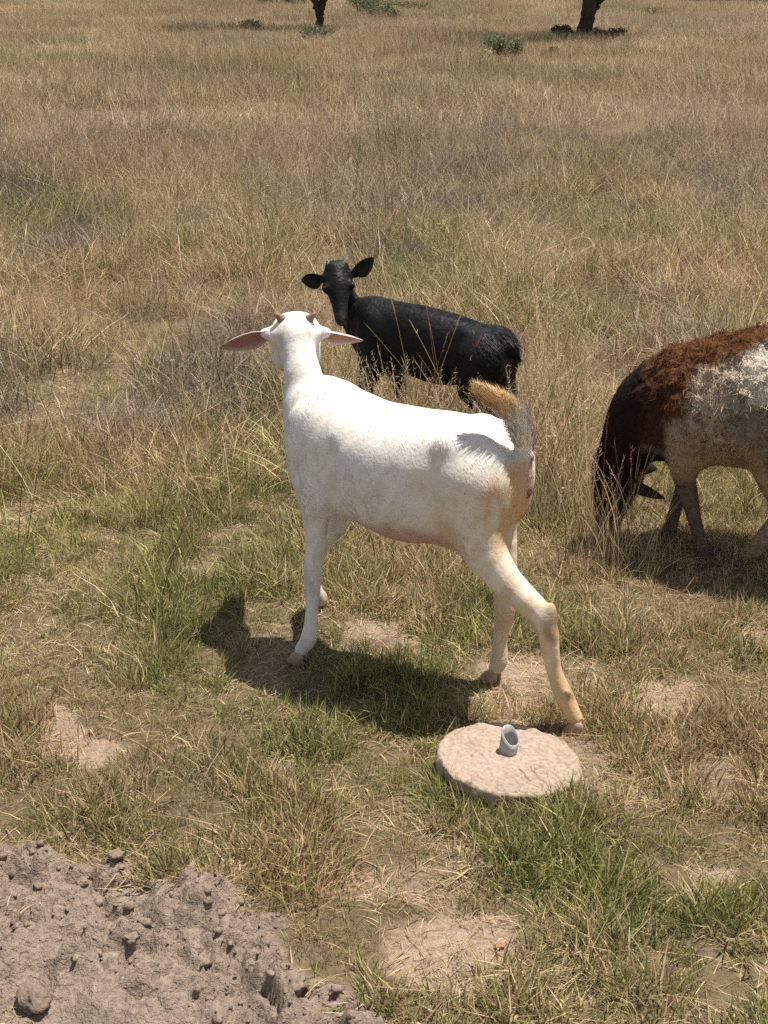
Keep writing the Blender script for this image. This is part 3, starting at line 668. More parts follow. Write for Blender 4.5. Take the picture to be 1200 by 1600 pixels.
link('ear', ear_mesh('ear', poll + np.array([-.03, -.055, .0]), poll + np.array([-.10, -.15, -.04]), .055, (.3, -.75, -.5), .05, outer=(.022, .015, .012), inner=(.05, .03, .025)), M_skin, root)
for sg in (1, -1): link('eye', eye_mesh('eye', poll + hd * .055 + fc * .02 + np.array([0, sg * .058 , 0]), .010), M_eye, root)
for c in (nf[-1], ff[-1], nh[-1], fh[-1]): link('hoof', hoof_mesh('hoof', (c[0] + .004, c[1], -.008), (1, 0, 0), .023, (.07, .055, .045)), M_hoof, root)

# ------------------------------------------------------------------ concrete disc with its cut pipe
M_conc = vcol_mat('rough_concrete', rough=0.95, spec=0.1, mottle=0.22, mscale=90, bump=((120, 0.003, 5), (420, 0.0016, 3)))
dc = G(797, 1172, .045); R_ = .158
na, nr = 280, 70; th = np.arange(na) * 2 * np.pi / na
prof = [(r_, 0.0) for r_ in np.linspace(0.004, .95, 84)] + [(.95 + .05 * math.sin(a), -(1 - math.cos(a)) * .009) for a in np.linspace(.1, math.pi / 2, 6)] + [(1.0 - .03 * q, -.009 - .075 * q) for q in np.linspace(.08, 1, 12)]
prof = np.array(prof); rr = prof[:, 0:1] * R_ * (1 + .035 * np.sin(th * 2 + .6) + .05 * (fbm(np.cos(th) * 3 + 9, np.sin(th) * 3, seed=120, oct=4) - .5) * 2)
X = rr * np.cos(th); Y = rr * np.sin(th); Z = np.broadcast_to(prof[:, 1:2], X.shape).copy()
def segd(x, y, pts):
    d = np.full(x.shape, 9.0); pts = catmull(pts, 6)
    for a, b in zip(pts[:-1], pts[1:]):
        ab = b - a; t = np.clip(((x - a[0]) * ab[0] + (y - a[1]) * ab[1]) / (ab @ ab), 0, 1); d = np.minimum(d, np.hypot(x - a[0] - t * ab[0], y - a[1] - t * ab[1]))
    return d
def dpx(pts): return [(lambda g: (g[0] - dc[0], g[1] - dc[1]))(G(*p, .045)) for p in pts]
wob = .004 * (vn(X * 60, Y * 60, seed=121) - .5)
cr = np.zeros_like(X)
for pts, wd_, dp in (([(829, 1178), (842, 1172), (860, 1172), (869, 1180), (868, 1190), (880, 1186), (892, 1178)], .0022, .005), ([(813, 1190), (822, 1202), (829, 1209)], .004, .008), ([(830, 1184), (842, 1202), (858, 1215), (870, 1232)], .0028, .007),
                     ([(716, 1142), (726, 1132), (733, 1128)], .003, .006), ([(733, 1136), (735, 1126)], .002, .005), ([(745, 1128), (757, 1138)], .002, .005), ([(868, 1160), (880, 1172), (893, 1180)], .002, .004), ([(812, 1140), (832, 1142), (850, 1148), (872, 1150)], .0022, .004), ([(700, 1160), (722, 1158), (740, 1166), (752, 1176)], .002, .004), ([(880, 1200), (884, 1212), (878, 1226)], .0024, .005)):
    cr = np.maximum(cr, dp * .7 * (1 - sm(wd_ * .25, wd_ * .75, segd(X + wob, Y + wob, dpx(pts)))))
hole = .006 * (1 - sm(.003, .005, np.hypot(X - dpx([(838, 1187)])[0][0], Y - dpx([(838, 1187)])[0][1])))
Z = Z - cr - hole + .007 * (fbm(X * 16, Y * 16, seed=122, oct=5) - .5) + .004 * (vn(X * 110, Y * 110, seed=123) - .5)
ang_ = np.arctan2(Y, X); und = sm(.5, .9, np.cos(ang_ + 2.0)) * sm(-.025, -.045, Z)              # broken-away lower front edge
rgh = 1 + .10 * (fbm(np.cos(ang_) * 6, np.sin(ang_) * 6, Z * 40, seed=126, oct=4) - .5) * sm(-.004, -.02, Z); X = X * (1 - .12 * und) * rgh; Y = Y * (1 - .12 * und) * rgh
Vd = np.stack([X, Y, Z], -1).reshape(-1, 3); m_ = len(prof); I = np.arange(m_ * na).reshape(m_, na)
Qd = np.stack([I[:-1], I[1:], np.roll(I[1:], -1, 1), np.roll(I[:-1], -1, 1)], -1).reshape(-1, 4)
cd = np.tile(np.array([.385, .295, .23]), (len(Vd), 1)); cd = blend(cd, (.24, .18, .14), np.clip((cr + hole).ravel() / .004, 0, 1) * .6)
cd = blend(cd, (.33, .26, .20), sm(.45, .7, fbm(Vd[:, 0] * 25, Vd[:, 1] * 25, seed=124, oct=5)) * .9); cd = blend(cd, (.20, .155, .12), sm(.66, .74, vn(Vd[:, 0] * 210, Vd[:, 1] * 210, seed=125)) * .4); cd = blend(cd, (.34, .29, .24), sm(-.01, -.03, Vd[:, 2]) * .5)
disc = link('concrete_disc', mesh_np('concrete_disc', Vd, Qd, {'col': cd}), M_conc)
disc.location = (dc[0], dc[1], .028); disc.rotation_euler = (math.radians(-1), math.radians(7), 0)
tag(disc, 'round cracked concrete slab lying in the grass with a cut metal pipe in it', 'concrete slab')
mb = MB(); n = 28; a = np.arange(n) * 2 * np.pi / n; ro, ri = .0205, .0178
ztop = .040 + .016 * np.cos(a - math.radians(125)); ztop = ztop + .0008 * np.sin(a * 5)
mk = lambda r_, z: np.stack([r_ * np.cos(a) * np.ones(n), r_ * np.sin(a) * np.ones(n), z * np.ones(n)], -1)
Vp = np.concatenate([mk(ro, -.01), mk(ro, ztop * .5), mk(ro, ztop), mk(ri, ztop), mk(ri, ztop * .5), mk(ri, .002), mk(.001, .002)])
I = np.arange(7 * n).reshape(7, n); mb.add(Vp, np.stack([I[:-1], np.roll(I[:-1], -1, 1), np.roll(I[1:], -1, 1), I[1:]], -1).reshape(-1, 4), c=(.45, .5, .54))
pipe = link('pipe', mb.mesh('pipe'), flat_mat('galvanised_steel', (.37, .375, .365), rough=0.65, spec=.4, metal=.25, bump=((200, .0006, 3),)), disc)
pg = G(794, 1160, .052); pipe.location = (pg[0] - dc[0], pg[1] - dc[1], .002); pipe['label'] = 'short grey metal pipe cut at a slant'

# ------------------------------------------------------------------ clods, stone
def rock(seed, n=14, flat=.7):
    r = np.random.default_rng(seed); m = n; t = np.linspace(0, np.pi, m // 2 + 2)[:, None]; p = (np.arange(m) * 2 * np.pi / m)[None]
    X = np.sin(t) * np.cos(p); Y = np.sin(t) * np.sin(p); Z = np.cos(t) * np.ones_like(p)
    k = 1 + .5 * (fbm(X * 2.1 + seed * 3.1, Y * 2.1, Z * 2.1, seed=130, oct=4) - .5) * 2.6
    V = np.stack([X * k, Y * k, Z * k * flat], -1).reshape(-1, 3); I = np.arange(V.shape[0]).reshape(-1, m)
    return V, np.stack([I[:-1], I[1:], np.roll(I[1:], -1, 1), np.roll(I[:-1], -1, 1)], -1).reshape(-1, 4)
M_clod = vcol_mat('clod_soil', rough=0.97, spec=0.08, mottle=0.3, mscale=110, bump=((140, 0.004, 5), (400, .002, 3)))
mb = MB(); prot = [rock(i, 7) for i in range(12)]
cnt = 0
while cnt < 1100:
    x = RNG.uniform(-1.1, .35); y = RNG.uniform(1.5, 2.7); d = float(soil_d(np.array([x]), np.array([y]))[0])
    pr = 1.0 if .0 < d < .30 else (.08 if d > .3 else .12 if d > -.05 else 0)
    if RNG.random() > pr: continue
    s_ = min(.011, .0024 * RNG.pareto(2.0) + .002) * (1 if d < .32 else .55); Vr, Qr = prot[RNG.integers(12)]; a = RNG.uniform(0, 6.28); ca, sa = math.cos(a), math.sin(a)
    Vr = Vr @ np.array([[ca, sa, 0], [-sa, ca, 0], [0, 0, 1]]) * s_ * RNG.uniform(.75, 1.25, 3) + np.array([x, y, float(hground(x, y)) - s_ * .05])
    mb.add(Vr, Qr, c=np.array([.265, .204, .158]) * RNG.uniform(.8, 1.12)); cnt += 1
big_ = [rock(40 + i, 16, .75) for i in range(8)]; cnt = 0
while cnt < 34:                                                  # broken clods half sunk in the heap
    x = RNG.uniform(-1.0, .25); y = RNG.uniform(1.6, 2.6); d = float(soil_d(np.array([x]), np.array([y]))[0])
    if not .02 < d < .26: continue
    s_ = RNG.uniform(.008, .020); Vr, Qr = big_[RNG.integers(8)]; a = RNG.uniform(0, 6.28); ca, sa = math.cos(a), math.sin(a)
    f1, f2, c_ = worley(Vr[:, 0] * 1.7 + Vr[:, 2] + cnt, Vr[:, 1] * 1.7 - Vr[:, 2], 160); Vr = Vr * (.75 + .45 * c_ * np.minimum((f2 - f1) * 3, 1))[:, None]
    mb.add(Vr @ np.array([[ca, sa, 0], [-sa, ca, 0], [0, 0, 1]]) * s_ * RNG.uniform(.7, 1.3, 3) + np.array([x, y, float(hground(x, y)) - s_ * .1]), Qr, c=np.array([.255, .196, .152]) * RNG.uniform(.85, 1.08)); cnt += 1
clods = link('soil_crumbs', mb.mesh('soil_crumbs', smooth=False), M_clod); tag(clods, 'loose grey-brown soil crumbs along the dug earth', 'soil', kind='stuff')
def stone(name, px, py, s_, seed, col, label, cat, mat=M_clod, flat=.7, sink=.3):
    Vr, Qr = rock(seed, 26, flat); g = G(px, py); z = float(hground(g[0], g[1]))
    Vr = Vr + (.25 * (fbm(*(Vr.T * 4 + seed), seed=140, oct=3) - .5))[:, None] * Vr
    mb = MB(); mb.add(Vr * s_, Qr, c=col); o = link(name, mb.mesh(name), mat); o.location = (g[0], g[1], z + s_ * flat * (1 - sink)); tag(o, label, cat); return o
stone('earth_clod', 52, 1556, .028, 3, (.21, .16, .123), 'round dark earth clod alone on the smooth bare soil', 'clod', sink=.45)
stone('earth_clod', 458, 1548, .024, 5, (.24, .183, .14), 'rounded clod at the lower right end of the dug soil', 'clod', sink=.7)
stone('pebble', 781, 1479, .009, 4, (.42, .22, .15), 'small reddish pebble on the bare patch of ground', 'pebble')

# ------------------------------------------------------------------ grass
def blades(n, radius, h, lean, width, seed, segs=3, sag=.25, spread=1.0, up=0.0, seedheads=0, outward=.6):
    r = np.random.default_rng(seed)
    a0 = r.uniform(0, 6.283, n); rad = radius * np.sqrt(r.random(n)); B = np.stack([rad * np.cos(a0), rad * np.sin(a0), np.full(n, -.012)], -1)
    az = np.where(r.random(n) < outward, a0 + r.normal(0, .7, n), r.uniform(0, 6.283, n))
    hh = r.uniform(h[0], h[1], n) * (1 - .3 * rad / max(radius, 1e-6)); ln = np.abs(r.normal(lean[0], lean[1], n))
    D = np.stack([np.cos(az), np.sin(az), np.zeros(n)], -1); tw = az + np.pi / 2 + r.normal(0, .9, n); S_ = np.stack([np.cos(tw), np.sin(tw), np.zeros(n)], -1)
    W = width * r.uniform(.6, 1.35, n); t = np.linspace(0, 1, segs + 1); kink = r.normal(0, .12, (n, 1))
    side = np.cross(D, np.array([0, 0, 1.0])); pts = []
    for tt in t:
        hor = ln * (tt ** 1.6); z = tt * (1 - sag * ln * tt); z = np.where(ln > 1.2, z * .75, z)
        pts.append(B + D * (hh * hor)[:, None] + np.array([0, 0, 1.0]) * (hh * np.maximum(z, .02))[:, None] + side * (kink * hh[:, None] * tt * tt))
    rows_ = []
    for i in range(segs): rows_ += [pts[i] - S_ * (W * (1 - .55 * t[i]) * .5)[:, None], pts[i] + S_ * (W * (1 - .55 * t[i]) * .5)[:, None]]
    rows_.append(pts[-1]); Vv = np.stack(rows_, 1).reshape(-1, 3); k = 2 * segs + 1; o = (np.arange(n) * k)[:, None]
    Qs = np.concatenate([o + np.array([[2 * i, 2 * i + 1, 2 * i + 3, 2 * i + 2]]) for i in range(segs - 1)]) if segs > 1 else np.zeros((0, 4), int)
    Ts = o + np.array([[2 * segs - 2, 2 * segs - 1, 2 * segs]])
    tone = np.repeat(r.random(n), k); bri = np.repeat(np.clip(r.normal(1, .38, n), .35, 2.0), k)
    Vl, Ql, Tl, tl_, bl = [Vv], [Qs], [Ts], [tone], [bri]; nv = len(Vv)
    if seedheads:                                  # feathery heads on the tallest blades
        for i in np.argsort(-hh)[:seedheads]:
            e = pts[-1][i]; ax = e - pts[-2][i]; ax = ax / (np.linalg.norm(ax) + 1e-9); m = 9
            for j in range(m):
                b = e - ax * .012 * (m - j) * .8; d = ax * .9 + r.normal(0, .45, 3); d /= np.linalg.norm(d); s2 = np.cross(d, [0.3, .5, .8]); s2 /= np.linalg.norm(s2); l = r.uniform(.010, .02)
                Vl.append(np.array([b - s2 * .0011, b + s2 * .0011, b + d * l])); Tl.append(np.array([[nv, nv + 1, nv + 2]])); tl_.append(np.zeros(3)); bl.append(np.full(3, r.uniform(.7, 1.15))); nv += 3
    return np.concatenate(Vl), np.concatenate(Ql), np.concatenate(Tl), np.concatenate(tl_), np.concatenate(bl)
M_blade = blade_mat('grass_blades')
def protos(name, meshes):
    c = bpy.data.collections.new(name)
    for i, (v, q, t, to, br_) in enumerate(meshes):
        me = mesh_np('grass_tuft', v, [q, t], {'tone': to, 'bri': br_}, smooth=False); me.materials.append(M_blade); o = bpy.data.objects.new('%s_%02d' % (name, i), me); c.objects.link(o)
    return c
def scatter(name, coll, P, rot, scl, idx, straw, green, dry, label, cat='grass'):
    me = bpy.data.meshes.new(name); me.vertices.add(len(P)); me.vertices.foreach_set('co', np.asarray(P, np.float32).ravel())
    def A(k, ty, arr, fld): a = me.attributes.new(k, ty, 'POINT'); a.data.foreach_set(fld, np.asarray(arr).ravel())
    A('rot', 'FLOAT_VECTOR', np.asarray(rot, np.float32), 'vector'); A('scl', 'FLOAT_VECTOR', np.asarray(scl, np.float32), 'vector'); A('idx', 'INT', np.asarray(idx, np.int32), 'value')
    one = np.ones((len(P), 1), np.float32)
    A('straw', 'FLOAT_COLOR', np.concatenate([straw, one], 1).astype(np.float32), 'color'); A('green', 'FLOAT_COLOR', np.concatenate([green, one], 1).astype(np.float32), 'color'); A('dry', 'FLOAT', np.asarray(dry, np.float32), 'value')
    o = link(name, me, M_blade); tag(o, label, cat, kind='stuff')
    ng = bpy.data.node_groups.new(name, 'GeometryNodeTree'); ng.interface.new_socket('Geometry', in_out='INPUT', socket_type='NodeSocketGeometry'); ng.interface.new_socket('Geometry', in_out='OUTPUT', socket_type='NodeSocketGeometry')
    N = ng.nodes; gi, go = N.new('NodeGroupInput'), N.new('NodeGroupOutput'); ip = N.new('GeometryNodeInstanceOnPoints'); ci = N.new('GeometryNodeCollectionInfo')
    ci.inputs[0].default_value = coll; ci.inputs[1].default_value = True; ci.inputs[2].default_value = True
    def NA(k, ty): n = N.new('GeometryNodeInputNamedAttribute'); n.data_type = ty; n.inputs[0].default_value = k; return n.outputs[0]
    ng.links.new(gi.outputs[0], ip.inputs['Points']); ng.links.new(ci.outputs[0], ip.inputs['Instance']); ip.inputs['Pick Instance'].default_value = True
    ng.links.new(NA('idx', 'INT'), ip.inputs['Instance Index']); ng.links.new(NA('rot', 'FLOAT_VECTOR'), ip.inputs['Rotation']); ng.links.new(NA('scl', 'FLOAT_VECTOR'), ip.inputs['Scale'])
    ng.links.new(ip.outputs[0], go.inputs[0]); md = o.modifiers.new('grass', 'NODES'); md.node_group = ng
    return o
def bake(name, prot, P, rot, scl, idx, straw, green, dry, label, cat='grass'):
    '''the same as real blades: one mesh'''
    VV, QQ, TT, CC = [], [], [], []; nv = 0
    for k in range(len(prot)):
        m = np.where(idx == k)[0]
        if not len(m): continue
        v, q, t, to, br_ = prot[k]; n = len(v)
        cz, sz = np.cos(rot[m, 2])[:, None], np.sin(rot[m, 2])[:, None]; w = v[None] * scl[m][:, None]
        x = w[..., 0] * cz - w[..., 1] * sz + w[..., 2] * rot[m, 1][:, None]; y = w[..., 0] * sz + w[..., 1] * cz - w[..., 2] * rot[m, 0][:, None]
        VV.append((np.stack([x, y, w[..., 2]], -1) + P[m][:, None]).reshape(-1, 3))
        o = (np.arange(len(m)) * n)[:, None, None] + nv; QQ.append((q[None] + o).reshape(-1, 4)); TT.append((t[None] + o).reshape(-1, 3)); nv += len(m) * n
        g = np.clip((to[None] - dry[m][:, None] + .12) / .24, 0, 1)[..., None]
        CC.append(((straw[m][:, None] * (1 - g) + green[m][:, None] * g) * br_[None, :, None]).reshape(-1, 3))
    o = link(name, mesh_np(name, np.concatenate(VV), [np.concatenate(QQ), np.concatenate(TT)], {'col': np.concatenate(CC)}, smooth=False), M_turf); tag(o, label, cat, kind='stuff'); return o
M_turf = vcol_mat('turf_blades', rough=.55, spec=.25, transl=.35)
def wedge(n, y0, y1, rng, mar=.75, k=.305):
    """n points spread evenly over the ground the view can reach between two distances, with a margin each side"""
    y = np.sqrt(rng.uniform(0, 1, n * 2) * (y1 ** 2 - y0 ** 2) + y0 ** 2); x = rng.uniform(-1, 1, n * 2) * (k * y1 + mar)
    ok = np.abs(x) < (k * y + mar); return x[ok][:n], y[ok][:n]
# where the animals and the slab stand, so that no tall tuft grows through them
keep = [(fr, -.40, .36, .20), (fb, -.28, .40, .14), (fs, -.40, .45, .19)]
def under(x, y, pad=0.0):
    r = np.zeros(x.shape, bool)
    for f, u0, u1, vh in keep:
        qx, qy = x - f.O[0], y - f.O[1]; uu = qx * f.u[0] + qy * f.u[1]; vv = qx * f.v[0] + qy * f.v[1]; r |= (uu > u0 - pad) & (uu < u1 + pad) & (np.abs(vv) < vh + pad)
    return r
def on_disc(x, y): return np.hypot(x - dc[0], y - dc[1]) < R_ * .99
def colours(x, y, rng):
    n = len(x); far = sm(5, 11, y)[:, None]; vf = sm(20, 45, y)[:, None]
    n1 = fbm(x * 1.1, y * 1.1, seed=201)[:, None]; n2 = fbm(x * .45, y * .30, seed=202)[:, None]; n3 = fbm(x * 4, y * 4, seed=203)[:, None]
    st = np.array([.50, .375, .235]) * (1 - far) + np.array([.455, .345, .225]) * far; st = st * (1 - vf) + np.array([.50, .385, .245]) * vf
    st = st * (.84 + .32 * n3); rd = sm(.5, .7, n1) * .35; st = st * (1 - rd) + np.array([.36, .205, .115]) * rd
    pal = sm(.52, .72, n2) * .4; st = st * (1 - pal) + np.array([.44, .35, .25]) * pal
    st = st * 1.08 * rng.uniform(.8, 1.2, (n, 1))
    gr = np.array([.27, .265, .082]) * (.75 + .5 * n3) ; yl = sm(.45, .7, n2); gr = gr * (1 - yl * .6) + np.array([.27, .235, .09]) * yl * .6
    gg = (rng.random((n, 1)) < .12) * 1.0; gr = gr * (1 - gg) + np.array([.10, .15, .055]) * gg
    gr = gr * (1 - far) + np.array([.25, .225, .10]) * far
    return st, gr * rng.uniform(.8, 1.2, (n, 1)), n1[:, 0], n2[:, 0], n3[:, 0]
rg = np.random.default_rng(11)
short = [blades(34, .042, (.035, .09), (.55, .35), .0034, 300 + i, outward=.7, segs=2) for i in range(8)] + [blades(30, .05, (.03, .085), (1.25, .5), .0032, 310 + i, outward=.3, sag=.3, segs=2) for i in range(6)]
# 1: short green and yellow turf of the foreground
x, y = wedge(17600, 1.6, 5.0, rg, mar=.4)
ra = rg.uniform(math.pi * .95, math.pi * 2.1, 90); rr_ = R_ * rg.uniform(1.0, 1.18, 90); x = np.append(x, dc[0] + rr_ * np.cos(ra)); y = np.append(y, dc[1] + rr_ * np.sin(ra)); b = bare(x, y)
cov = fbm(x * 5.2, y * 5.2, seed=210, oct=4)
ok = (rg.random(len(x)) < np.clip((1 - b) * (0.72 + 1.2 * sm(.38, .56, cov)), np.where(soil_d(x, y) < 0, .22, .012), 1)) & ~on_disc(x, y); x, y = x[ok], y[ok]; b = b[ok]; cov = cov[ok]
st, gr, n1, n2, n3 = colours(x, y, rg); n = len(x)
px, py = topx(x, y); dry = np.clip(.41 + .5 * (n1 - .5) * 2 - .45 * sm(.42, .62, fbm(x * 2.6, y * 2.6, seed=212)) + .3 * b + .32 * sm(1080, 900, py) + rg.normal(0, .12, n), .08, 1.0)
ii = np.where(rg.random(n) < .22 + .5 * b + .4 * (dry > .8), rg.integers(8, 14, n), rg.integers(0, 8, n))
sc_ = (.52 + .62 * sm(.42, .60, cov)) * rg.uniform(.65, 1.25, n) * (1 - .35 * b); sc_ = np.where(under(x, y), np.minimum(sc_, .95), sc_)
bake('short_grass', short, np.stack([x, y, hground(x, y)], -1), np.stack([rg.normal(0, .12, n), rg.normal(0, .12, n), rg.uniform(0, 6.28, n)], -1), np.stack([sc_, sc_, sc_ * rg.uniform(.85, 1.3, n)], -1), ii, st, gr, dry, 'short green and straw-coloured turf of the foreground')
# the same turf going on to either side of the view
side = protos('side_tuft', short); y = np.sqrt(rg.uniform(1.2 ** 2, 5 ** 2, 7000)); x = (.305 * y + .4 + rg.uniform(0, 1.3, 7000)) * rg.choice([-1, 1], 7000)
ok = (soil_d(x, y) < 0) & (rg.random(7000) < 1 - bare(x, y)); x, y = x[ok], y[ok]; n = len(x); st, gr, n1, n2, n3 = colours(x, y, rg)
scatter('side_grass', side, np.stack([x, y, hground(x, y)], -1), np.stack([rg.normal(0, .12, n), rg.normal(0, .12, n), rg.uniform(0, 6.28, n)], -1), np.stack([rg.uniform(.5, 1.2, n)] * 3, -1), rg.integers(0, 14, n), st, gr, np.clip(.46 + n1 - .5 + rg.normal(0, .15, n), .08, 1), 'short turf beyond the left and right edges of the picture')
# 2: dead litter lying flat
litter = [blades(19, .09, (.018, .055), (2.2, .6), .0024, 330 + i, sag=.32, outward=0, segs=2) for i in range(6)]
x, y = wedge(5000, 1.6, 6, rg, mar=.5); ok = (rg.random(len(x)) < np.where(soil_d(x, y) > .0, .10, 1.0)) & ~on_disc(x, y); x, y = x[ok], y[ok]; n = len(x); st, gr, n1, n2, n3 = colours(x, y, rg)
bake('dead_grass_litter', litter, np.stack([x, y, hground(x, y) + .008], -1), np.stack([rg.normal(0, .08, n), rg.normal(0, .08, n), rg.uniform(0, 6.28, n)], -1), np.stack([rg.uniform(.6, 1.2, n)] * 3, -1), rg.integers(0, 6, n), st, gr, np.full(n, .95), 'flattened dead grass stems lying on the ground')
# 3: knee-high mixed grass of the middle distance
mid = protos('dry_tuft', [blades(120, .16, (.10, .24), (.6, .4), .0034, 340 + i, outward=.25, segs=3) for i in range(5)] + [blades(105, .18, (.08, .20), (1.4, .6), .0034, 350 + i, outward=.1, segs=3) for i in range(4)]
             + [blades(13, .05, (.26, .50), (.45, .35), .0026, 360 + i, outward=.5, segs=4, seedheads=6) for i in range(4)])
x, y = wedge(9300, 2.9, 13, rg, mar=.9); px, py = topx(x, y)
thr = sm(1000, 800, py + 120 * sm(430, 520, px) + 90 * (fbm(x * 2.5, y * 2.5, seed=220) - .5) * 2); thr = np.maximum(thr, sm(870, 930, px) * sm(960, 850, py)); cov = fbm(x * 2.2, y * 2.2, seed=221)
ok = (rg.random(len(x)) < thr * (.72 + .28 * sm(.35, .55, cov)) * (1 - .75 * (bare(x, y) > .5) * (y < 9))) & ~under(x, y, .02); x, y = x[ok], y[ok]; n = len(x); st, gr, n1, n2, n3 = colours(x, y, rg)
dry = np.clip(.66 + .5 * (n1 - .5) * 2 - .40 * sm(.46, .64, fbm(x * 1.3, y * .9, seed=222)) + .18 * sm(7, 11, y) + rg.normal(0, .1, n), .15, 1)
pr = rg.random(n); ii = np.where(pr < .45, rg.integers(0, 5, n), np.where(pr < .74, rg.integers(5, 9, n), rg.integers(9, 13, n)))
near_ = under(x, y, .12); ii = np.where(near_ & (ii > 8), rg.integers(0, 5, n), ii)
c2 = fbm(x * 2.6, y * 2.0, seed=224, oct=3); sc_ = rg.uniform(.6, 1.2, n) * (.58 + .72 * sm(.36, .62, c2)) * (.8 + .3 * sm(4, 8, y))
wd2 = sm(.60, .68, fbm(x * 1.7, y * 1.3, seed=225))[:, None] * .75; st = st * (1 - wd2) + np.array([.25, .21, .185]) * wd2 * rg.uniform(.6, 1.3, (n, 1)); gr = gr * (1 - wd2) + np.array([.13, .115, .085]) * wd2
sc_ = np.where(under(x, y, .10), sc_ * .7, sc_)
scatter('dry_grass', mid, np.stack([x, y, hground(x, y)], -1), np.stack([rg.normal(.0, .12, n), rg.normal(0, .12, n), rg.uniform(0, 6.28, n)], -1), np.stack([sc_] * 3, -1), ii, st, gr, dry, 'tangled dry grass with green growth behind the goats')
tall = protos('tall_tuft', [blades(26, .07, (.22, .46), (.30, .2), .0022, 365 + i, outward=.5, segs=4, seedheads=9) for i in range(4)])
Pt = []
for (x0, x1, y0, y1, m) in ((545, 850, 690, 775, 200), (550, 700, 640, 700, 26), (895, 1005, 835, 895, 16), (840, 940, 700, 830, 26), (480, 560, 600, 720, 14), (820, 900, 560, 690, 20)):
    for _ in range(m): Pt.append(G(rg.uniform(x0, x1), rg.uniform(y0, y1)))
Pt = np.array(Pt); ok = ~under(Pt[:, 0], Pt[:, 1], .0); x, y = Pt[ok, 0], Pt[ok, 1]; n = len(x); st, gr, n1, n2, n3 = colours(x, y, rg)
scatter('tall_dry_grass', tall, np.stack([x, y, hground(x, y)], -1), np.stack([rg.normal(0, .1, n), rg.normal(0, .1, n), rg.uniform(0, 6.28, n)], -1), np.stack([rg.uniform(.7, 1.2, n)] * 3, -1), rg.integers(0, 4, n), st, gr, np.clip(rg.normal(.8, .15, n), 0, 1), 'taller seeding grass standing round the black goat and the sheep')
long_ = protos('long_stalk', [blades(3, .03, (.38, .72), (.75, .45), .0030, 400 + i, outward=.2, segs=5, seedheads=2, sag=.3) for i in range(8)])
x, y = wedge(1100, 3.4, 15, rg, mar=.9); px, py = topx(x, y); ok = ~under(x, y, .15) & (rg.random(len(x)) < sm(930, 800, py)); x, y = x[ok], y[ok]; n = len(x); st, gr, n1, n2, n3 = colours(x, y, rg)
scatter('long_dry_stalks', long_, np.stack([x, y, hground(x, y)], -1), np.stack([rg.normal(0, .12, n), rg.normal(0, .12, n), rg.uniform(0, 6.28, n)], -1), np.stack([rg.uniform(.6, 1.1, n)] * 3, -1), rg.integers(0, 8, n), np.clip(st * 1.25, 0, .75), gr, np.full(n, .95), 'long pale seed stalks scattered over the dry grass')
# 4: far field
farp = protos('far_grass', [blades(1400, 1.0, (.10, .32), (.6, .45), .0052, 380 + i, segs=2, outward=0) for i in range(6)])
x, y = wedge(4300, 9.5, 60, rg, mar=2); ok = rg.random(len(x)) < sm(8.5, 12, y) * (.8 + .2 * sm(.35, .5, fbm(x * .7, y * .5, seed=230))); x, y = x[ok], y[ok]
x2, y2 = wedge(800, 60, 150, rg, mar=6, k=.36); s2 = np.concatenate([np.ones(len(x)), np.full(len(x2), 2.0)]); x = np.concatenate([x, x2]); y = np.concatenate([y, y2]); n = len(x)
st, gr, n1, n2, n3 = colours(x, y, rg); dry = np.clip(.74 + .35 * (n1 - .5) * 2 - .35 * sm(.5, .68, fbm(x * .5, y * .25, seed=231)) + rg.normal(0, .06, n), .3, 1)
sc_ = rg.uniform(.7, 1.2, n) * s2
scatter('far_dry_grass', farp, np.stack([x, y, hground(x, y)], -1), np.stack([rg.normal(.0, .06, n), rg.normal(0, .06, n), rg.uniform(0, 6.28, n)], -1), np.stack([sc_, sc_, sc_ * rg.uniform(.8, 1.15, n) * (.65 + .7 * sm(.35, .65, fbm(x * .8, y * .6, seed=233)))], -1), rg.integers(0, 6, n), st, gr, dry, 'open plain of dry tan grass reaching to the trees')

# single stems and clumps that stand out in front of the animals
M_stem = vcol_mat('dry_stem', rough=.6, spec=.25, transl=.25, mottle=.15, mscale=30)
def stem(mb, base, tip, r, col, bow=.08, head=True, rng=rg):
    base = np.asarray(base, float); tip = np.asarray(tip, float); t = np.linspace(0, 1, 9)[:, None]; Ln = np.linalg.norm(tip - base)
    sag = np.array([rng.normal(0, .4), rng.normal(0, .4), 1.0]) * bow * Ln; P = base + (tip - base) * t + sag * (t * (1 - t)) * 2
    mb.tube(P, r * (1 - .7 * t[:, 0]), 5, col)
    if head:
        ax = (P[-1] - P[-2]); ax /= np.linalg.norm(ax)
        for j in range(12):
            b = P[-1] - ax * .006 * j; d = ax + rng.normal(0, .35, 3); d /= np.linalg.norm(d); s2 = np.cross(d, [.3, .5, .8]); s2 /= np.linalg.norm(s2)
            mb.add([b - s2 * .0014, b + s2 * .0014, b + d * rng.uniform(.010, .018)], T=[[0, 1, 2]], c=np.asarray(col) * .85)
def clump(name, base_px, tips, Yoff, cols, label, r=.0016, spread=.06):
    g = G(*base_px); mb = MB()
    for i, (tx, ty) in enumerate(tips):
        b = np.array([g[0] + rg.uniform(-1, 1) * spread, g[1] + rg.uniform(-1, 1) * spread * .5, -.02]); tp = WY(tx, ty, g[1] + rg.uniform(-1, 1) * .08 + Yoff)
        stem(mb, b, tp, r * rg.uniform(.7, 1.2), np.asarray(cols[i % len(cols)]) * rg.uniform(.85, 1.15))
    o = link(name, mb.mesh(name), M_stem); tag(o, label, 'grass'); return o
STR, RED, GRN = (.50, .38, .20), (.34, .16, .09), (.24, .23, .08)
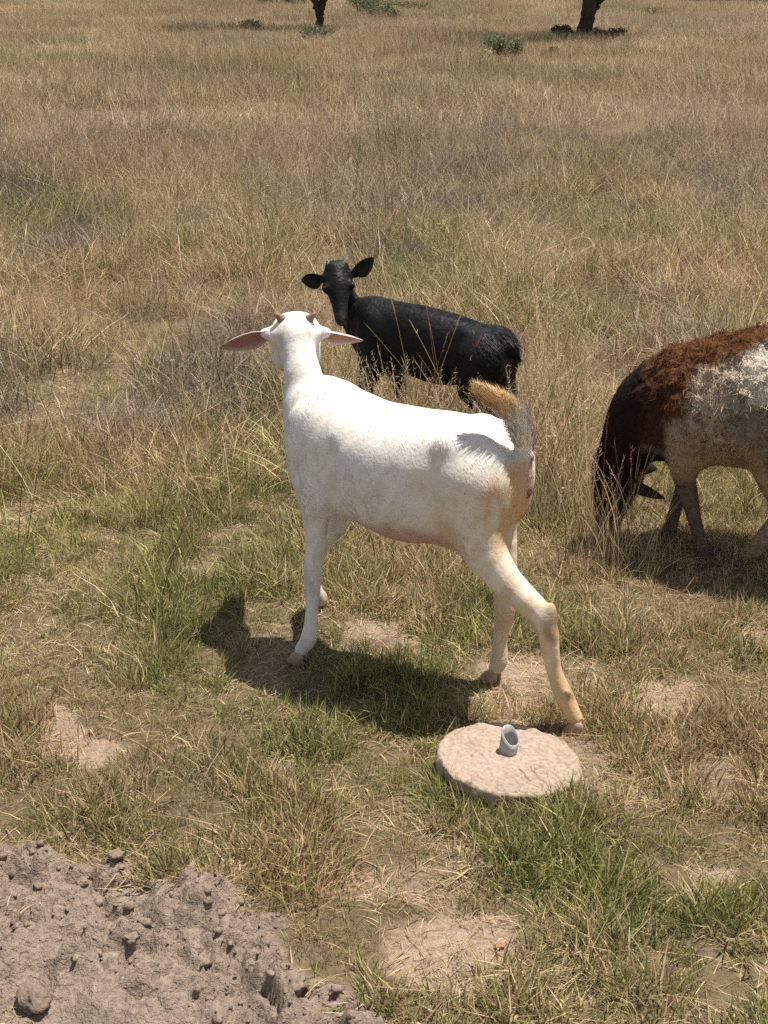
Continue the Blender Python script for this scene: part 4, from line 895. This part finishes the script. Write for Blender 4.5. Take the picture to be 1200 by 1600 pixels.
clump('tall_grass_clump', (965, 872), [(1012, 640), (1050, 690), (1090, 650), (985, 700), (1030, 660), (975, 715), (960, 690), (1025, 705), (1005, 735), (945, 745), (1040, 690), (930, 720), (1060, 665), (950, 650), (915, 700)], 0.0, [STR, RED, GRN, RED, STR], 'tall reddish grass stems standing in front of the dark grazing head')
clump('tall_grass_clump', (690, 742), [(640, 500), (665, 470), (612, 470), (570, 505), (628, 560), (700, 520), (720, 490), (748, 470), (735, 560), (755, 520), (775, 545), (790, 580), (690, 600), (655, 555), (590, 540), (805, 560), (815, 590), (670, 500)], 0.0, [STR, RED, STR, GRN], 'tall wispy grass stems crossing the black goat\'s flank', r=.0021, spread=.16)
clump('tall_grass_clump', (850, 800), [(840, 560), (870, 590), (890, 520), (905, 600), (860, 640), (825, 640), (915, 560), (935, 620), (880, 680), (845, 690)], 0.0, [STR, STR, GRN, RED], 'tall straw grass stems standing just right of the white goat\'s rump', spread=.12)
clump('tall_grass_clump', (270, 900), [(255, 700), (290, 640), (230, 690), (300, 720), (275, 660), (340, 700), (320, 780), (210, 770)], 0.0, [STR, STR, RED], 'sparse tall straw stems left of the white goat', spread=.10)
clump('tall_grass_clump', (75, 850), [(95, 640), (60, 600), (110, 700), (20, 690), (90, 560), (130, 650)], 0.0, [STR, GRN, STR], 'thin upright straw stems near the left edge of the field', spread=.10)
mb = MB(); stem(mb, G(975, 1045), WY(1083, 905, G(975, 1045)[1] - .02), .0024, (.52, .36, .20), bow=.02); o = link('grass_stem', mb.mesh('grass_stem'), M_stem); tag(o, 'single long dry stem leaning right beside the bare patch', 'grass stem')
mb = MB(); stem(mb, G(232, 985), WY(92, 905, G(232, 985)[1] + .12), .0018, (.5, .38, .22), bow=.02); o = link('grass_stem', mb.mesh('grass_stem'), M_stem); tag(o, 'single pale stem lying across the turf at left', 'grass stem')

# ------------------------------------------------------------------ trees and shrubs of the plain
M_bark = vcol_mat('bark', rough=.95, spec=.1, mottle=.35, mscale=14, bump=((18, .02, 5),))
M_leaf = vcol_mat('leaf', rough=.6, spec=.25, transl=.3, mottle=.2, mscale=5)
def leaves(mb, cen, rad, n, size, col, rng, hollow=.3):
    d = rng.normal(0, 1, (n, 3)); d /= np.linalg.norm(d, axis=1)[:, None]; P = np.asarray(cen) + d * (rng.uniform(hollow, 1, (n, 1)) ** .6) * np.asarray(rad)
    a = rng.normal(0, 1, (n, 3)); a /= np.linalg.norm(a, axis=1)[:, None]; b = np.cross(a, rng.normal(0, 1, (n, 3))); b /= np.linalg.norm(b, axis=1)[:, None]
    s = size * rng.uniform(.6, 1.4, (n, 1)); V = np.stack([P - a * s, P + b * s * .4, P + a * s, P - b * s * .4], 1)
    c = np.asarray(col) * rng.uniform(.65, 1.4, (n, 1)); k = mb.n
    mb.V.append(V.reshape(-1, 3)); mb.Q.append(np.arange(4 * n).reshape(n, 4) + k); mb.C.append(np.repeat(c, 4, 0)); mb.n += 4 * n
def tree(base, limbs, r0, height, label, seed, crown_r, leafn=7000):
    r = np.random.default_rng(seed); root = empty('acacia_tree', tuple(base)); tag(root, label, 'tree', 'acacia trees on the plain')
    mb = MB(); mc = MB(); ends = []
    for P, R in limbs:
        Pc = catmull(np.column_stack([np.asarray(P, float), R]), 5); Pc[:, :3] += r.normal(0, .012, (len(Pc), 3)); mb.tube(Pc[:, :3], Pc[:, 3], 10, (.05, .04, .033))
        if Pc[-1, 2] > 1.5: ends.append((Pc[-1, :3], Pc[-1, 3]))
    for e, er in ends:
        for j in range(7):
            d = np.array([r.normal(0, 1), r.normal(0, 1), r.uniform(.1, .7)]); d /= np.linalg.norm(d); ln = r.uniform(.6, 1.0) * crown_r
            P = [e - np.array([0, 0, .05]), e + d * ln * .5 + np.array([0, 0, .1]), e + d * ln]; Pc = catmull(np.array(P), 4); mb.tube(Pc, np.linspace(er * .55, .012, len(Pc)), 6, (.06, .048, .04))
            for q in range(3):
                leaves(mc, Pc[-1 - 2 * q] + r.normal(0, .15, 3), (crown_r * .42, crown_r * .42, .28), leafn // (len(ends) * 21), .05, (.075, .095, .03), r, .1)
    link('trunk', mb.mesh('trunk'), M_bark, root); link('crown', mc.mesh('crown', smooth=False), M_leaf, root); return root
def gz(p): return np.array([p[0], p[1], float(hground(p[0], p[1]))])
b1 = gz(G(500, 53)); tree(b1, [([(0, 0, -.1), (0, 0, .2), (.0, 0, .42)], [.09, .075, .075]), ([(0, 0, .36), (-.09, .02, .62), (-.20, .03, .95), (-.5, .1, 2.0), (-.8, .2, 2.9)], [.075, .07, .065, .05, .04]), ([(0, 0, .36), (.08, -.02, .6), (.13, 0, .95), (.5, .3, 2.1), (.9, .3, 3.1)], [.075, .072, .07, .05, .04])], .1, 3, 'slender dark tree forking into a V low down', 51, 1.5)
b2 = gz(G(912, 66)); tree(b2, [([(-.02, 0, -.1), (.0, 0, .12), (.04, 0, .42), (.09, 0, .85), (.15, .1, 1.5), (.1, .2, 2.6)], [.19, .15, .13, .125, .10, .06]), ([(.07, 0, .42), (.20, .02, .62), (.34, .05, .85), (.9, .2, 1.9), (1.2, .2, 2.7)], [.075, .065, .06, .05, .04]), ([(.12, .1, 1.3), (-.4, .3, 2.0), (-.9, .2, 2.7)], [.08, .06, .04])], .2, 3, 'thick dark tree trunk with one limb leaning right', 52, 1.6)
def shrub(px, py, w, h, n, col, label, seed, leaf=.022, lobes=7, stems=9):
    r = np.random.default_rng(seed); b = gz(G(px, py)); root = empty('shrub', tuple(b)); tag(root, label, 'shrub', 'shrubs on the plain'); mb = MB(); mc = MB()
    for i in range(max(lobes, stems)):
        a = r.uniform(0, 6.28); q = math.sqrt(r.random()) * .8; e = np.array([math.cos(a) * q * w, math.sin(a) * q * w * .7, h * r.uniform(.45, .95)])
        if i < stems: mb.tube(catmull(np.array([[0, 0, -.03], e * [.4, .4, .55], e]), 4), np.linspace(.014, .004, 9), 5, (.10, .08, .06))
        if i < lobes: leaves(mc, e - [0, 0, h * .12], (w * .38, w * .38, h * .30), 2 * n // lobes, leaf, np.asarray(col) * r.uniform(.8, 1.2), r, .05)
    link('stem', mb.mesh('stem'), M_bark, root); link('foliage', mc.mesh('foliage', smooth=False), M_leaf, root)
OLV, GRN2, GRY = (.14, .15, .065), (.10, .16, .045), (.17, .165, .10)
shrub(503, 70, .42, .34, 900, GRY, 'low grey-green bush growing at the foot of the forked tree', 61)
shrub(783, 98, .34, .46, 800, (.20, .21, .11), 'lone grey-green shrub in the open grass left of the thick trunk', 62)
shrub(862, 90, .14, .20, 220, OLV, 'tiny green tuft of a shrub just below the thick trunk', 63, lobes=4, stems=5)
shrub(432, 17, .55, .75, 1300, GRN2, 'bright green bush at the top edge, left of the forked tree', 64)
shrub(462, 19, .35, .5, 500, GRY, 'thin greyish bush between the bright green bush and the forked tree', 74)
shrub(560, 30, .75, .70, 1500, OLV, 'wide olive bush right behind the forked tree', 65)
shrub(593, 36, .45, .42, 800, (.09, .11, .045), 'small dark olive bush at the right foot of the wide olive bush', 66)
shrub(635, 20, .8, .28, 700, OLV, 'low sprawling bush right of the small dark olive bush', 67)
shrub(1022, 34, .25, .35, 60, (.14, .10, .06), 'almost leafless twiggy shrub right of the thick trunk', 68, stems=14)
shrub(988, 9, .3, .5, 200, OLV, 'thin twiggy bush at the top edge near the thick trunk', 69)
shrub(1105, 11, .7, .4, 700, OLV, 'left bush of the green row at the top right corner', 70)
shrub(1150, 11, .8, .5, 900, GRN2, 'middle bush of the green row at the top right corner', 71)
shrub(1195, 13, .8, .55, 900, (.09, .13, .05), 'right bush of the green row at the top right corner', 72)
shrub(883, 66, .32, .30, 900, (.045, .04, .025), 'low scrub coloured dark as tree shade, left of the thick trunk foot', 75, lobes=6)  # added scrub, near-black to stand for the tree's shadow at its foot
shrub(945, 66, .34, .28, 900, (.045, .04, .025), 'low scrub coloured dark as tree shade, right of the thick trunk foot', 76, lobes=6)  # other half of that shadow, again as added scrub in a near-black colour
shrub(378, 52, .6, .26, 900, (.085, .09, .045), 'flat dark green scrub standing in for the shadow band left of the forked tree', 77, lobes=8)  # added plants: the forked tree's cast shadow put into dark foliage
stone('stone', 897, 66, .09, 9, (.10, .085, .075), 'small dark stone against the foot of the thick trunk', 'stone', flat=1.1, sink=.4)
print('SCENE built')
